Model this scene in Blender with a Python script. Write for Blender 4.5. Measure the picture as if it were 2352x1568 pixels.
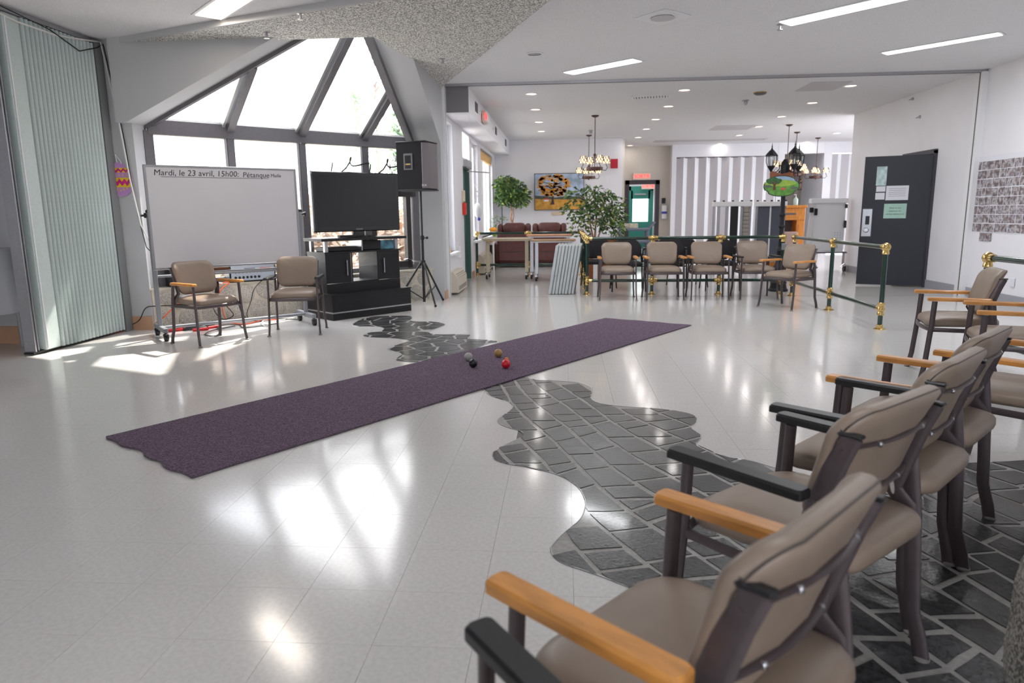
import bpy, bmesh, math, random
from mathutils import Vector, Matrix
random.seed(7)
PI = math.pi
D = bpy.data
for o in list(D.objects): D.objects.remove(o)
SC = bpy.context.scene
COL = SC.collection

# ------------------------------------------------------------------ camera
CAMH = 1.27
F = 1591.75; W, H = 2352, 1568
RM = ((0.99721, 0.07363, -0.01242), (-0.00115, 0.18154, 0.98338), (-0.07466, 0.98062, -0.18112))
cam_d = D.cameras.new('camera'); cam = D.objects.new('camera', cam_d); COL.objects.link(cam)
cam_d.sensor_width = 36; cam_d.sensor_fit = 'HORIZONTAL'; cam_d.lens = F/W*36
cam_d.clip_start = 0.05; cam_d.clip_end = 200
r, u_, f_ = Vector(RM[0]), Vector(RM[1]), Vector(RM[2])
m4 = Matrix(((r.x, u_.x, -f_.x, 0), (r.y, u_.y, -f_.y, 0), (r.z, u_.z, -f_.z, CAMH), (0, 0, 0, 1)))
cam.matrix_world = m4
cam_d.dof.use_dof = True; cam_d.dof.focus_distance = 4.2; cam_d.dof.aperture_fstop = 3.2
SC.camera = cam
SC.view_settings.view_transform = 'Standard'; SC.view_settings.look = 'None'
SC.view_settings.gamma = 1.0; SC.view_settings.use_curve_mapping = False
SC.view_settings.exposure = 0.86

# ------------------------------------------------------------------ world + sun
world = D.worlds.new('overcast_sky'); SC.world = world; world.use_nodes = True
wn = world.node_tree; wn.nodes.clear()
wo = wn.nodes.new('ShaderNodeOutputWorld'); bg = wn.nodes.new('ShaderNodeBackground')
tc = wn.nodes.new('ShaderNodeTexCoord'); nz = wn.nodes.new('ShaderNodeTexNoise'); nz.inputs['Scale'].default_value = 2.2
cr = wn.nodes.new('ShaderNodeValToRGB')
cr.color_ramp.elements[0].position = .3; cr.color_ramp.elements[0].color = (.80, .87, 1, 1)
cr.color_ramp.elements[1].position = .7; cr.color_ramp.elements[1].color = (1, 1, 1, 1)
wn.links.new(tc.outputs['Generated'], nz.inputs['Vector']); wn.links.new(nz.outputs['Fac'], cr.inputs['Fac'])
wn.links.new(cr.outputs['Color'], bg.inputs['Color']); wn.links.new(bg.outputs['Background'], wo.inputs['Surface'])
bg.inputs['Strength'].default_value = 4.8
sun_d = D.lights.new('sun', 'SUN'); sun = D.objects.new('sun', sun_d); COL.objects.link(sun)
sun_d.energy = 7.0; sun_d.angle = math.radians(1.2); sun_d.color = (1, .95, .86)
sd = Vector((-.33, -.94, -1.25)).normalized()
sun.rotation_euler = sd.to_track_quat('-Z', 'Y').to_euler()

def area(name, loc, sx, sy, power, col=(1, 1, 1), rot=(0, 0, 0)):
    d = D.lights.new(name, 'AREA'); d.shape = 'RECTANGLE'; d.size = sx; d.size_y = sy; d.energy = power; d.color = col
    o = D.objects.new(name, d); COL.objects.link(o); o.location = loc; o.rotation_euler = rot
    return o

# ------------------------------------------------------------------ pixel helpers (photo ray -> point on a real surface)
def ray(u, v):
    a, b = (u-W/2)/F, -(v-H/2)/F
    return Vector(tuple(RM[0][i]*a + RM[1][i]*b + RM[2][i] for i in range(3)))
def G(u, v, z=0.0):
    w = ray(u, v); t = (z-CAMH)/w.z; return (w.x*t, w.y*t)
def PL(u, v, n, p):
    n = Vector(n); w = ray(u, v); o = Vector((0, 0, CAMH)); t = (n.dot(Vector(p))-n.dot(o))/n.dot(w); return o+w*t
def PY(u, v, Y): return PL(u, v, (0, 1, 0), (0, Y, 0))
def PX(u, v, X): return PL(u, v, (1, 0, 0), (X, 0, 0))

# ------------------------------------------------------------------ materials
MC = {}
def lin(c):
    if max(c) > 1: c = tuple(x/255 for x in c)
    return tuple(x/12.92 if x <= .04045 else ((x+.055)/1.055)**2.4 for x in c)
def mat(name, c, rough=.5, metal=0, noise=0, nscale=20, bump=0, bscale=60, coat=0, emit=None, estr=0, spec=.5, rnd=0, trans=0, stretch=None, tight=0):
    if name in MC: return MC[name]
    m = D.materials.new(name); m.use_nodes = True; nt = m.node_tree; b = nt.nodes['Principled BSDF']
    c = lin(c); b.inputs['Base Color'].default_value = (*c, 1); b.inputs['Roughness'].default_value = rough
    b.inputs['Metallic'].default_value = metal; b.inputs['Coat Weight'].default_value = coat; b.inputs['Specular IOR Level'].default_value = spec
    b.inputs['Coat Roughness'].default_value = .08
    if emit: b.inputs['Emission Color'].default_value = (*lin(emit), 1); b.inputs['Emission Strength'].default_value = estr
    tcn = None
    def tex(scale, detail=4):
        nonlocal tcn
        if tcn is None:
            tcn = nt.nodes.new('ShaderNodeTexCoord'); tcn = tcn.outputs['Object']
            if stretch:
                mp = nt.nodes.new('ShaderNodeMapping'); mp.inputs['Scale'].default_value = stretch
                nt.links.new(tcn, mp.inputs['Vector']); tcn = mp.outputs['Vector']
        n = nt.nodes.new('ShaderNodeTexNoise'); n.inputs['Scale'].default_value = scale; n.inputs['Detail'].default_value = detail
        nt.links.new(tcn, n.inputs['Vector']); return n
    col_out = None
    if noise:
        n = tex(nscale); rp = nt.nodes.new('ShaderNodeValToRGB')
        rp.color_ramp.elements[0].position = .46 if tight else .35; rp.color_ramp.elements[1].position = .54 if tight else .65
        rp.color_ramp.elements[0].color = (*[x*(1-noise) for x in c], 1); rp.color_ramp.elements[1].color = (*[min(1, x*(1+noise)) for x in c], 1)
        nt.links.new(n.outputs['Fac'], rp.inputs['Fac']); col_out = rp.outputs['Color']
    if rnd:
        oi = nt.nodes.new('ShaderNodeObjectInfo'); mr = nt.nodes.new('ShaderNodeMapRange')
        mr.inputs['To Min'].default_value = 1-rnd; mr.inputs['To Max'].default_value = 1+rnd
        nt.links.new(oi.outputs['Random'], mr.inputs['Value'])
        hs = nt.nodes.new('ShaderNodeHueSaturation'); hs.inputs['Color'].default_value = (*c, 1)
        if col_out: nt.links.new(col_out, hs.inputs['Color'])
        nt.links.new(mr.outputs['Result'], hs.inputs['Value']); col_out = hs.outputs['Color']
    if col_out: nt.links.new(col_out, b.inputs['Base Color'])
    if bump:
        n = tex(bscale, 6); bp = nt.nodes.new('ShaderNodeBump'); bp.inputs['Strength'].default_value = bump; bp.inputs['Distance'].default_value = .01
        nt.links.new(n.outputs['Fac'], bp.inputs['Height']); nt.links.new(bp.outputs['Normal'], b.inputs['Normal'])
    MC[name] = m; return m
def glass_mat(name, tint=(1, 1, 1), f0=.04):
    if name in MC: return MC[name]
    m = D.materials.new(name); m.use_nodes = True; nt = m.node_tree; nt.nodes.clear()
    o = nt.nodes.new('ShaderNodeOutputMaterial'); mx = nt.nodes.new('ShaderNodeMixShader'); lw = nt.nodes.new('ShaderNodeLayerWeight')
    tr = nt.nodes.new('ShaderNodeBsdfTransparent'); gl = nt.nodes.new('ShaderNodeBsdfGlossy')
    lw.inputs['Blend'].default_value = .5
    pw = nt.nodes.new('ShaderNodeMath'); pw.operation = 'POWER'; pw.inputs[1].default_value = 5
    ma = nt.nodes.new('ShaderNodeMath'); ma.operation = 'MULTIPLY_ADD'; ma.inputs[1].default_value = 1-f0; ma.inputs[2].default_value = f0
    nt.links.new(lw.outputs['Facing'], pw.inputs[0]); nt.links.new(pw.outputs[0], ma.inputs[0])
    tr.inputs['Color'].default_value = (*tint, 1); gl.inputs['Roughness'].default_value = .02
    nt.links.new(ma.outputs[0], mx.inputs['Fac']); nt.links.new(tr.outputs['BSDF'], mx.inputs[1]); nt.links.new(gl.outputs['BSDF'], mx.inputs[2])
    nt.links.new(mx.outputs['Shader'], o.inputs['Surface']); MC[name] = m; return m

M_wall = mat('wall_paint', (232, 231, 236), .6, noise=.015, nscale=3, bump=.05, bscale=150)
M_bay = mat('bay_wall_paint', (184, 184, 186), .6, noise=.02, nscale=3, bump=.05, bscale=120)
M_beige = mat('beige_wall_paint', (208, 200, 190), .6, noise=.02, nscale=3)
M_ceil = mat('stippled_ceiling', (228, 227, 229), .85, noise=.07, nscale=90, bump=.3, bscale=110)
M_dark_ceil = mat('popcorn_ceiling', (200, 198, 194), .95, noise=.5, nscale=75, bump=1, bscale=75, tight=1)
M_frame = mat('window_frame_metal', (98, 95, 99), .45, .2, noise=.05, nscale=30)
M_frame_l = mat('window_frame_light_metal', (168, 168, 166), .35, .4)
M_white = mat('white_paint', (232, 232, 234), .45)
M_alu = mat('aluminium', (178, 178, 182), .32, .8, noise=.04, nscale=50)
M_glass = glass_mat('window_glass')
M_wood = mat('honey_wood', (205, 140, 68), .38, noise=.16, nscale=9, bump=.05, bscale=90, coat=.25, stretch=(5, 1, 5))
M_black = mat('black_plastic', (20, 21, 24), .42, noise=.1, nscale=200, bump=.06, bscale=400)
M_vinyl = mat('taupe_vinyl', (139, 122, 108), .4, noise=.05, nscale=6, bump=.08, bscale=320, rnd=.05)
M_seam = mat('dark_piping', (66, 57, 52), .5)
M_leg = mat('brown_grey_enamel', (86, 76, 78), .36, .35, noise=.06, nscale=60, bump=.03, bscale=300)
M_foot = mat('grey_glide', (130, 126, 120), .5)
M_chrome = mat('chrome', (205, 205, 208), .15, 1)
M_brass = mat('polished_brass', (208, 178, 116), .2, 1, noise=.05, nscale=30)
M_green = mat('dark_green_enamel', (16, 52, 42), .22, .1, coat=.5)
M_iron = mat('black_iron', (30, 29, 34), .45, .3, bump=.08, bscale=120)
M_screw = mat('steel_screw', (190, 190, 195), .25, 1)
M_paper = mat('paper', (226, 226, 234), .7)

# ------------------------------------------------------------------ mesh builder
def vadd(a, b): return (a[0]+b[0], a[1]+b[1], a[2]+b[2])
class MB:
    def __init__(s): s.v = []; s.f = []; s.mi = []; s.cur = 0
    def mat(s, i): s.cur = i; return s
    def add(s, vs, fs):
        o = len(s.v); s.v += [tuple(x) for x in vs]; s.f += [tuple(o+i for i in f) for f in fs]; s.mi += [s.cur]*len(fs); return s
    def box(s, x0, x1, y0, y1, z0, z1):
        return s.add([(x0,y0,z0),(x1,y0,z0),(x1,y1,z0),(x0,y1,z0),(x0,y0,z1),(x1,y0,z1),(x1,y1,z1),(x0,y1,z1)],
                     [(0,3,2,1),(4,5,6,7),(0,1,5,4),(1,2,6,5),(2,3,7,6),(3,0,4,7)])
    def rbox(s, x0, x1, y0, y1, z0, z1, r=.005):
        cx, cy, cz = (x0+x1)/2, (y0+y1)/2, (z0+z1)/2; hx, hy, hz = (x1-x0)/2, (y1-y0)/2, (z1-z0)/2
        r = min(r, hx*.9, hy*.9, hz*.9); vs = []
        for i, (sx, sy, sz) in enumerate(CORN):
            vs += [(cx+sx*hx, cy+sy*(hy-r), cz+sz*(hz-r)), (cx+sx*(hx-r), cy+sy*hy, cz+sz*(hz-r)), (cx+sx*(hx-r), cy+sy*(hy-r), cz+sz*hz)]
        return s.add(vs, RFACES)
    def prism(s, poly, z0, z1, cap=True):
        n = len(poly); a = sum(poly[i][0]*poly[(i+1)%n][1]-poly[(i+1)%n][0]*poly[i][1] for i in range(n))
        if a < 0: poly = poly[::-1]
        vs = [(x, y, z0) for x, y in poly]+[(x, y, z1) for x, y in poly]
        fs = [(i, (i+1) % n, n+(i+1) % n, n+i) for i in range(n)]
        if cap: fs += [tuple(range(n-1, -1, -1)), tuple(range(n, 2*n))]
        return s.add(vs, fs)
    def slab(s, poly3, d):
        """planar 3D polygon extruded by vector d"""
        n = len(poly3); vs = list(map(tuple, poly3))+[vadd(p, d) for p in poly3]
        nn = Vector((0, 0, 0))
        for i in range(n): nn += Vector(poly3[i]).cross(Vector(poly3[(i+1) % n]))
        fs = [(i, (i+1) % n, n+(i+1) % n, n+i) for i in range(n)]+[tuple(range(n-1, -1, -1)), tuple(range(n, 2*n))]
        if nn.dot(Vector(d)) < 0: fs = [f[::-1] for f in fs]
        return s.add(vs, fs)
    def tube(s, pts, a, b=None, n=8, ref=(0, 1, 0), cap=True, closed=False):
        b = b or a; pts = [Vector(p) for p in pts]; N = len(pts); rings = []; side = None
        for i, p in enumerate(pts):
            if closed: t = pts[(i+1) % N]-pts[i-1]
            else: t = pts[min(i+1, N-1)]-pts[max(i-1, 0)]
            t.normalize(); rf = Vector(ref)
            sd_ = t.cross(rf)
            if sd_.length < .15: sd_ = side if side else t.cross(Vector((1, 0, .1)))
            sd_ = (sd_ - t*sd_.dot(t)).normalized()
            if side and side.dot(sd_) < 0: sd_ = -sd_
            side = sd_; ot = sd_.cross(t)
            aa = a[i] if isinstance(a, (list, tuple)) else a; bb = b[i] if isinstance(b, (list, tuple)) else b
            rings.append([p+sd_*aa*math.cos(2*PI*k/n)+ot*bb*math.sin(2*PI*k/n) for k in range(n)])
        vs = [v for rg in rings for v in rg]; fs = []
        for i in range(N if closed else N-1):
            j = (i+1) % N
            for k in range(n): fs.append((i*n+k, i*n+(k+1) % n, j*n+(k+1) % n, j*n+k))
        if cap and not closed: fs += [tuple(range(n-1, -1, -1)), tuple((N-1)*n+k for k in range(n))]
        return s.add(vs, fs)
    def cyl(s, p0, p1, r0, r1=None, n=12):
        r1 = r0 if r1 is None else r1; t = Vector(p1)-Vector(p0); ref = (0, 1, 0) if abs(t.normalized().y) < .9 else (1, 0, 0)
        return s.tube([p0, p1], [r0, r1], [r0, r1], n, ref)
    def lathe(s, prof, c=(0, 0, 0), n=16, axis='z', caps=True):
        vs = []; fs = []
        for (r_, z) in prof:
            for k in range(n):
                x, y = r_*math.cos(2*PI*k/n), r_*math.sin(2*PI*k/n)
                p = (x, y, z) if axis == 'z' else ((z, x, y) if axis == 'x' else (y, z, x))
                vs.append(vadd(p, c))
        for i in range(len(prof)-1):
            for k in range(n): fs.append((i*n+k, i*n+(k+1) % n, (i+1)*n+(k+1) % n, (i+1)*n+k))
        if caps: fs += [tuple(range(n-1, -1, -1)), tuple((len(prof)-1)*n+k for k in range(n))]
        return s.add(vs, fs)
    def ball(s, c, r_, n=16, m=10, sc=(1, 1, 1)):
        pr = [(max(1e-4, r_*math.sin(PI*i/m)), -r_*math.cos(PI*i/m)) for i in range(m+1)]
        o = len(s.v); s.lathe(pr, (0, 0, 0), n)
        for i in range(o, len(s.v)): x, y, z = s.v[i]; s.v[i] = (x*sc[0]+c[0], y*sc[1]+c[1], z*sc[2]+c[2])
        return s
    def cushion(s, outline, prof, fn):
        """outline: 2D pts around 0; prof: list of (scale, inset, w); fn(u,v,w)->xyz"""
        n = len(outline); rings = []
        for sc_, ins, w in prof:
            rg = []
            for (x, y) in outline:
                l = math.hypot(x, y); k = (l-ins)/l*sc_; rg.append(fn(x*k, y*k, w))
            rings.append(rg)
        vs = [v for rg in rings for v in rg]; fs = []
        for i in range(len(rings)-1):
            for k in range(n): fs.append((i*n+k, i*n+(k+1) % n, (i+1)*n+(k+1) % n, (i+1)*n+k))
        m = len(vs); vs.append(fn(0, 0, prof[0][2])); vs.append(fn(0, 0, prof[-1][2]))
        for k in range(n): fs.append((m, (k+1) % n, k)); fs.append((m+1, (len(rings)-1)*n+k, (len(rings)-1)*n+(k+1) % n))
        return s.add(vs, fs)
    def xf(s, M, start=0):
        for i in range(start, len(s.v)): s.v[i] = tuple(M @ Vector(s.v[i]))
        return s
    def build(s, name, mats, parent=None, smooth=False, loc=None, rz=0, ang=35):
        me = D.meshes.new(name); me.from_pydata(s.v, [], s.f)
        if not isinstance(mats, (list, tuple)): mats = [mats]
        for m in mats: me.materials.append(m)
        if len(mats) > 1: me.polygons.foreach_set('material_index', s.mi)
        if smooth:
            me.polygons.foreach_set('use_smooth', [True]*len(me.polygons))
            try: me.set_sharp_from_angle(angle=math.radians(ang))
            except Exception: pass
        me.update()
        o = D.objects.new(name, me); COL.objects.link(o)
        if parent: o.parent = parent
        if loc: o.location = loc
        o.rotation_euler.z = rz
        return o
CORN = [(sx, sy, sz) for sx in (-1, 1) for sy in (-1, 1) for sz in (-1, 1)]
def _rf():
    vs = []
    for (sx, sy, sz) in CORN: vs += [Vector((sx, sy*.8, sz*.8)), Vector((sx*.8, sy, sz*.8)), Vector((sx*.8, sy*.8, sz))]
    bm = bmesh.new(); bv = [bm.verts.new(v) for v in vs]; bm.verts.ensure_lookup_table()
    bmesh.ops.convex_hull(bm, input=bv); bmesh.ops.dissolve_limit(bm, angle_limit=.02, verts=bm.verts, edges=bm.edges)
    bm.verts.index_update(); fs = []
    for f in bm.faces:
        fs.append(tuple(min(range(24), key=lambda i: (vs[i]-v.co).length) for v in f.verts))
    bm.free(); return fs
RFACES = _rf()
def rrect(w, h, r, n=6):
    pts = []
    for cx, cy, a0 in ((w/2-r, h/2-r, 0), (-w/2+r, h/2-r, PI/2), (-w/2+r, -h/2+r, PI), (w/2-r, -h/2+r, 3*PI/2)):
        for i in range(n+1): a = a0+PI/2*i/n; pts.append((cx+r*math.cos(a), cy+r*math.sin(a)))
    return pts
def dens(poly, d):
    out = []
    for i in range(len(poly)):
        a, b = poly[i], poly[(i+1) % len(poly)]; L = math.hypot(b[0]-a[0], b[1]-a[1]); k = max(1, int(L/d))
        for j in range(k): out.append((a[0]+(b[0]-a[0])*j/k, a[1]+(b[1]-a[1])*j/k))
    return out

def props(o, label=None, cat=None, group=None, kind=None):
    if label: o['label'] = label
    if cat: o['category'] = cat
    if group: o['group'] = group
    if kind: o['kind'] = kind
    return o
def thing(name, label, cat, loc=(0, 0, 0), rz=0, group=None):
    o = D.objects.new(name, None); COL.objects.link(o); o.empty_display_size = .1
    o.location = (loc[0], loc[1], loc[2] if len(loc) > 2 else 0); o.rotation_euler.z = rz
    return props(o, label, cat, group)
def solo(mb, name, mats, label, cat, group=None, smooth=True, loc=None, rz=0, kind=None):
    return props(mb.build(name, mats, None, smooth, loc, rz), label, cat, group, kind)
def struct(mb, name, mats, label, cat, parent=None, smooth=False):
    o = mb.build(name, mats, parent, smooth)
    if parent is None: props(o, label, cat, None, 'structure')
    return o
def setup_struct(name, label, cat):
    o = D.objects.new(name, None); COL.objects.link(o); return props(o, label, cat, None, 'structure')
def dup(root, loc, rz, label=None, group=None):
    r_ = root.copy(); COL.objects.link(r_); r_.location = (loc[0], loc[1], loc[2] if len(loc) > 2 else 0); r_.rotation_euler.z = rz
    if label: r_['label'] = label
    if group: r_['group'] = group
    for ch in root.children:
        c = ch.copy(); COL.objects.link(c); c.parent = r_
        for g in ch.children: d = g.copy(); COL.objects.link(d); d.parent = c
    return r_
def face(fx, fy): return math.atan2(-fx, fy)

# 2D polygon tools
def halfclip(poly, nx, ny, c):
    out = []; n = len(poly)
    for i in range(n):
        p, q = poly[i], poly[(i+1) % n]; dp = nx*p[0]+ny*p[1]-c; dq = nx*q[0]+ny*q[1]-c
        if dp <= 0: out.append(p)
        if (dp < 0 < dq) or (dq < 0 < dp): t = dp/(dp-dq); out.append((p[0]+(q[0]-p[0])*t, p[1]+(q[1]-p[1])*t))
    return out
def area2(p): return sum(p[i][0]*p[(i+1) % len(p)][1]-p[(i+1) % len(p)][0]*p[i][1] for i in range(len(p)))/2
def edges_of(poly, d):
    if area2(poly) < 0: poly = poly[::-1]
    out = []
    for i in range(len(poly)):
        a, b = poly[i], poly[(i+1) % len(poly)]; ex, ey = b[0]-a[0], b[1]-a[1]; L = math.hypot(ex, ey)
        if L < 1e-6: continue
        nx, ny = ey/L, -ex/L; out.append((nx, ny, nx*a[0]+ny*a[1]-d))
    return out
def inset(poly, d):
    r_ = poly
    for (nx, ny, c) in edges_of(poly, d):
        r_ = halfclip(r_, nx, ny, c)
        if len(r_) < 3: return []
    return r_
def clipto(subject, convex):
    r_ = subject
    for (nx, ny, c) in edges_of(convex, 0):
        r_ = halfclip(r_, nx, ny, c)
        if len(r_) < 3: return []
    return r_
def pip(x, y, poly):
    ins = False; n = len(poly)
    for i in range(n):
        x1, y1 = poly[i]; x2, y2 = poly[(i+1) % n]
        if (y1 > y) != (y2 > y) and x < (x2-x1)*(y-y1)/(y2-y1)+x1: ins = not ins
    return ins
def segd(x, y, poly):
    b = 9
    for i in range(len(poly)):
        x1, y1 = poly[i]; x2, y2 = poly[(i+1) % len(poly)]
        if min(abs(x-x1), abs(y-y1)) > 2: continue
        dx, dy = x2-x1, y2-y1; L = dx*dx+dy*dy or 1e-9; t = max(0, min(1, ((x-x1)*dx+(y-y1)*dy)/L)); b = min(b, math.hypot(x-x1-t*dx, y-y1-t*dy))
    return b
def voronoi(seeds, box):
    cells = []
    for i, p in enumerate(seeds):
        c = box
        for j, q in enumerate(seeds):
            if i == j: continue
            dx, dy = q[0]-p[0], q[1]-p[1]
            if dx*dx+dy*dy > 1.2: continue
            c = halfclip(c, dx, dy, (q[0]**2+q[1]**2-p[0]**2-p[1]**2)/2)
            if len(c) < 3: break
        if len(c) >= 3: cells.append(c)
    return cells
def chaikin(p, k=2):
    for _ in range(k):
        q = []
        for i in range(len(p)):
            a, b = p[i], p[(i+1) % len(p)]
            q += [(a[0]*.75+b[0]*.25, a[1]*.75+b[1]*.25), (a[0]*.25+b[0]*.75, a[1]*.25+b[1]*.75)]
        p = q
    return p
_txt = {}
def text(name, s, size, m, parent, M, ext=.0006, shear=0, align='CENTER'):
    cu = D.curves.new(name, 'FONT'); cu.body = s; cu.size = size; cu.extrude = ext; cu.shear = shear; cu.align_x = align; cu.align_y = 'CENTER'; cu.resolution_u = 3
    t = D.objects.new(name+'_tmp', cu); COL.objects.link(t); bpy.context.view_layer.update()
    me = D.meshes.new_from_object(t.evaluated_get(bpy.context.evaluated_depsgraph_get()))
    D.objects.remove(t); D.curves.remove(cu)
    me.name = name; me.transform(M); me.materials.clear(); me.materials.append(m)
    o = D.objects.new(name, me); COL.objects.link(o); o.parent = parent; return o
def TM(loc, rx=PI/2, rz=0): return Matrix.Translation(loc) @ Matrix.Rotation(rz, 4, 'Z') @ Matrix.Rotation(rx, 4, 'X')

CZ = 3.17       # ceiling height
# ================================================================== FLOOR
M_tile = mat('vinyl_floor_tile', (208, 205, 202), .14, noise=.05, nscale=60, bump=.03, bscale=6, coat=.1, rnd=.006, spec=.45)
M_grout = mat('grey_grout', (150, 147, 142), .5, noise=.12, nscale=40, bump=.2, bscale=60, coat=.25)
M_slate = mat('dark_slate', (52, 53, 55), .26, noise=.35, nscale=40, bump=.22, bscale=60, coat=.2, rnd=.3, spec=.4)
sub = MB().box(-9, 9.8, -3, 25, -.12, -.004)
floor = struct(sub, 'floor', mat('floor_screed', (120, 116, 110), .8), 'cream vinyl tile floor with hairline joints under the whole hall', 'floor')
NEAR = [(1116,896),(1120,908),(1153,917),(1172,923),(1180,933),(1174,942),(1159,952),(1145,961),(1142,968),(1150,976),(1172,984),(1195,989),(1206,998),(1198,1005),(1172,1016),(1147,1028),(1132,1040),(1131,1049),(1140,1059),(1169,1067),(1207,1072),(1255,1083),(1287,1092),(1313,1107),(1332,1122),(1344,1146),(1346,1160),(1335,1193),(1302,1218),(1272,1246),(1263,1262),(1274,1284),(1302,1298),(1346,1312),(1390,1327),(1500,1372),(1600,1440)]
NEARR = [(1199,872),(1287,875),(1338,880),(1359,888),(1360,898),(1355,910),(1360,920),(1380,928),(1430,934),(1504,938),(1558,945),(1590,952),(1601,962),(1596,971),(1585,981),(1596,990),(1611,1001),(1607,1011),(1593,1021),(1640,1042),(1680,1053),(1720,1057),(1756,1068),(1800,1080),(1875,1100),(1960,1096),(2080,1075),(2225,1064),(2352,1060)]
FARL = [(983,833),(938,831),(910,829),(910,824),(926,814),(914,808),(890,804),(888,800),(914,792),(943,783),(933,780),(902,777),(843,775),(831,771),(843,765),(881,758),(883,754),(867,750),(819,750),(808,746),(819,739)]
FART = [(843,728),(890,726),(938,725),(949,729),(940,737),(962,739),(998,739),(1019,743),(1024,746),(1010,752),(986,760),(983,765),(1002,769),(1038,768),(1076,768),(1081,771),(1069,779),(1105,780),(1140,783),(1143,786),(1124,789),(1102,795),(1100,801)]
path_px = NEAR[::-1]+FARL+FART+NEARR
PATH = [G(*q) for q in path_px]
PATH = PATH+[(3.3, 3.75), (3.6, 2.6), (2.9, .6), (1.2, .15), (.75, .7)]
PATH = chaikin(PATH, 2)
bed = MB().prism(PATH, -.02, .0015).build('grout_bed', M_grout, floor)
mb = MB(); mb.tube([(x, y, .0022) for x, y in PATH], .003, .002, 6, (0, 0, 1), closed=True); mb.build('edging_strip', M_alu, bed, True)
# stones laid in running rows along the path
dx, dy = .36, -.933; tx, ty = .933, .36
def st2w(s_, t_): return (s_*dx+t_*tx, s_*dy+t_*ty)
def rowt(k, s_): return k*.165+.045*math.sin(1.7*s_+k*.5)+.022*math.sin(3.9*s_+1.1*k)
stones = []
rs = random.Random(5)
for k in range(-36, 32):
    s_ = -12.5+rs.random()*.3; jl = rs.uniform(-.05, .05)
    while s_ < 2.5:
        L = rs.uniform(.12, .27); s1 = s_+L; j2 = rs.uniform(-.06, .06)
        cell = [st2w(s_, rowt(k, s_)), st2w(s1, rowt(k, s1)), st2w(s1+j2, rowt(k+1, s1)), st2w(s_+jl, rowt(k+1, s_))]
        s_, jl = s1, j2
        cx = sum(p[0] for p in cell)/4; cy = sum(p[1] for p in cell)/4
        if not (-5 < cx < 3.8 and -.2 < cy < 5.35): continue
        c = inset(cell, rs.uniform(.009, .016))
        if len(c) < 3 or abs(area2(c)) < .003: continue
        q = clipto(PATH, c)
        if len(q) < 3 or abs(area2(q)) < .0015: continue
        q = dens(q, .07)
        if any((not pip(x, y, PATH)) and segd(x, y, PATH) > .012 for x, y in q): continue
        q = [(x+rs.uniform(-.004, .004), y+rs.uniform(-.004, .004)) for x, y in q]
        stones.append((math.hypot(cx, cy), q, cx, cy))
vs_ = []
for i in range(-22, 4):
    for j in range(0, 24):
        x = i*.24+rs.uniform(-.08, .08)+(j % 2)*.12; y = 5.45+j*.21+rs.uniform(-.07, .07)
        if pip(x, y, PATH) or segd(x, y, PATH) < .3: vs_.append((x, y))
for c in voronoi(vs_, [(-5, 5.35), (1.5, 5.35), (1.5, 10.5), (-5, 10.5)]):
    c = inset(c, rs.uniform(.012, .017))
    if len(c) < 3: continue
    q = clipto(PATH, c)
    if len(q) < 3 or abs(area2(q)) < .0015: continue
    q = [(x+rs.uniform(-.004, .004), y+rs.uniform(-.004, .004)) for x, y in dens(q, .08)]
    if any((not pip(x, y, PATH)) and segd(x, y, PATH) > .012 for x, y in q): continue
    cx = sum(p[0] for p in q)/len(q); cy = sum(p[1] for p in q)/len(q); stones.append((math.hypot(cx, cy), q, cx, cy))
stones.sort(key=lambda z: z[0])
def seen(x, y, mg=80):
    c = [RM[i][0]*x+RM[i][1]*y+RM[i][2]*(-CAMH) for i in range(3)]
    if c[2] <= .1: return False
    u = W/2+F*c[0]/c[2]; v = H/2-F*c[1]/c[2]; return -mg < u < W+mg and -mg < v < H+mg
vis = [z for z in stones if seen(z[2], z[3])]; rest = [z for z in stones if not seen(z[2], z[3])]
print('stones', len(vis), len(rest))
for (_, q, cx, cy) in vis[:300]:
    o = MB().prism([(x-cx, y-cy) for x, y in q], 0, .0022+rs.uniform(0, .0012)).build('stone', M_slate, bed); o.location = (cx, cy, .0015)
mb = MB()
for (_, q, cx, cy) in vis[300:]+rest: mb.prism(q, .0015, .004)
if mb.v: o = mb.build('stone_field', M_slate, bed); o['kind'] = 'stuff'
# vinyl tiles
T = .3045; tiles = []
for i in range(-30, 33):
    for j in range(-10, 81):
        x = .034+i*T; y = 2.455+j*T
        if y < -3 or y > 24.8: continue
        cx, cy = x+T/2, y+T/2
        if all(pip(px, py, PATH) for px, py in ((x, y), (x+T, y), (x, y+T), (x+T, y+T))): continue
        tiles.append((math.hypot(cx, cy), cx, cy))
tiles.sort(); tv = [t for t in tiles if seen(t[1], t[2], 20)]; keep = set((t[1], t[2]) for t in tv[:300])
g = .0005; tm = MB().box(-T/2+g, T/2-g, -T/2+g, T/2-g, -.0035, 0); t0 = None
for t in tv[:300]:
    if t0 is None: t0 = tm.build('tile', M_tile, floor); o = t0
    else: o = t0.copy(); COL.objects.link(o)
    o.location = (t[1], t[2], 0)
mb = MB()
for t in tiles:
    if (t[1], t[2]) in keep: continue
    x, y = t[1], t[2]; h_ = T/2-.0004; mb.add([(x-h_, y-h_, 0), (x+h_, y-h_, 0), (x+h_, y+h_, 0), (x-h_, y+h_, 0)], [(0, 1, 2, 3)])
o = mb.build('tile_field', M_tile, floor); o['kind'] = 'stuff'
mb = MB().box(-1.8, 5.9, 10.69, 10.705, -.003, .001); mb.build('seam_strip', mat('seam', (120, 116, 112), .4), floor)

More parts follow.
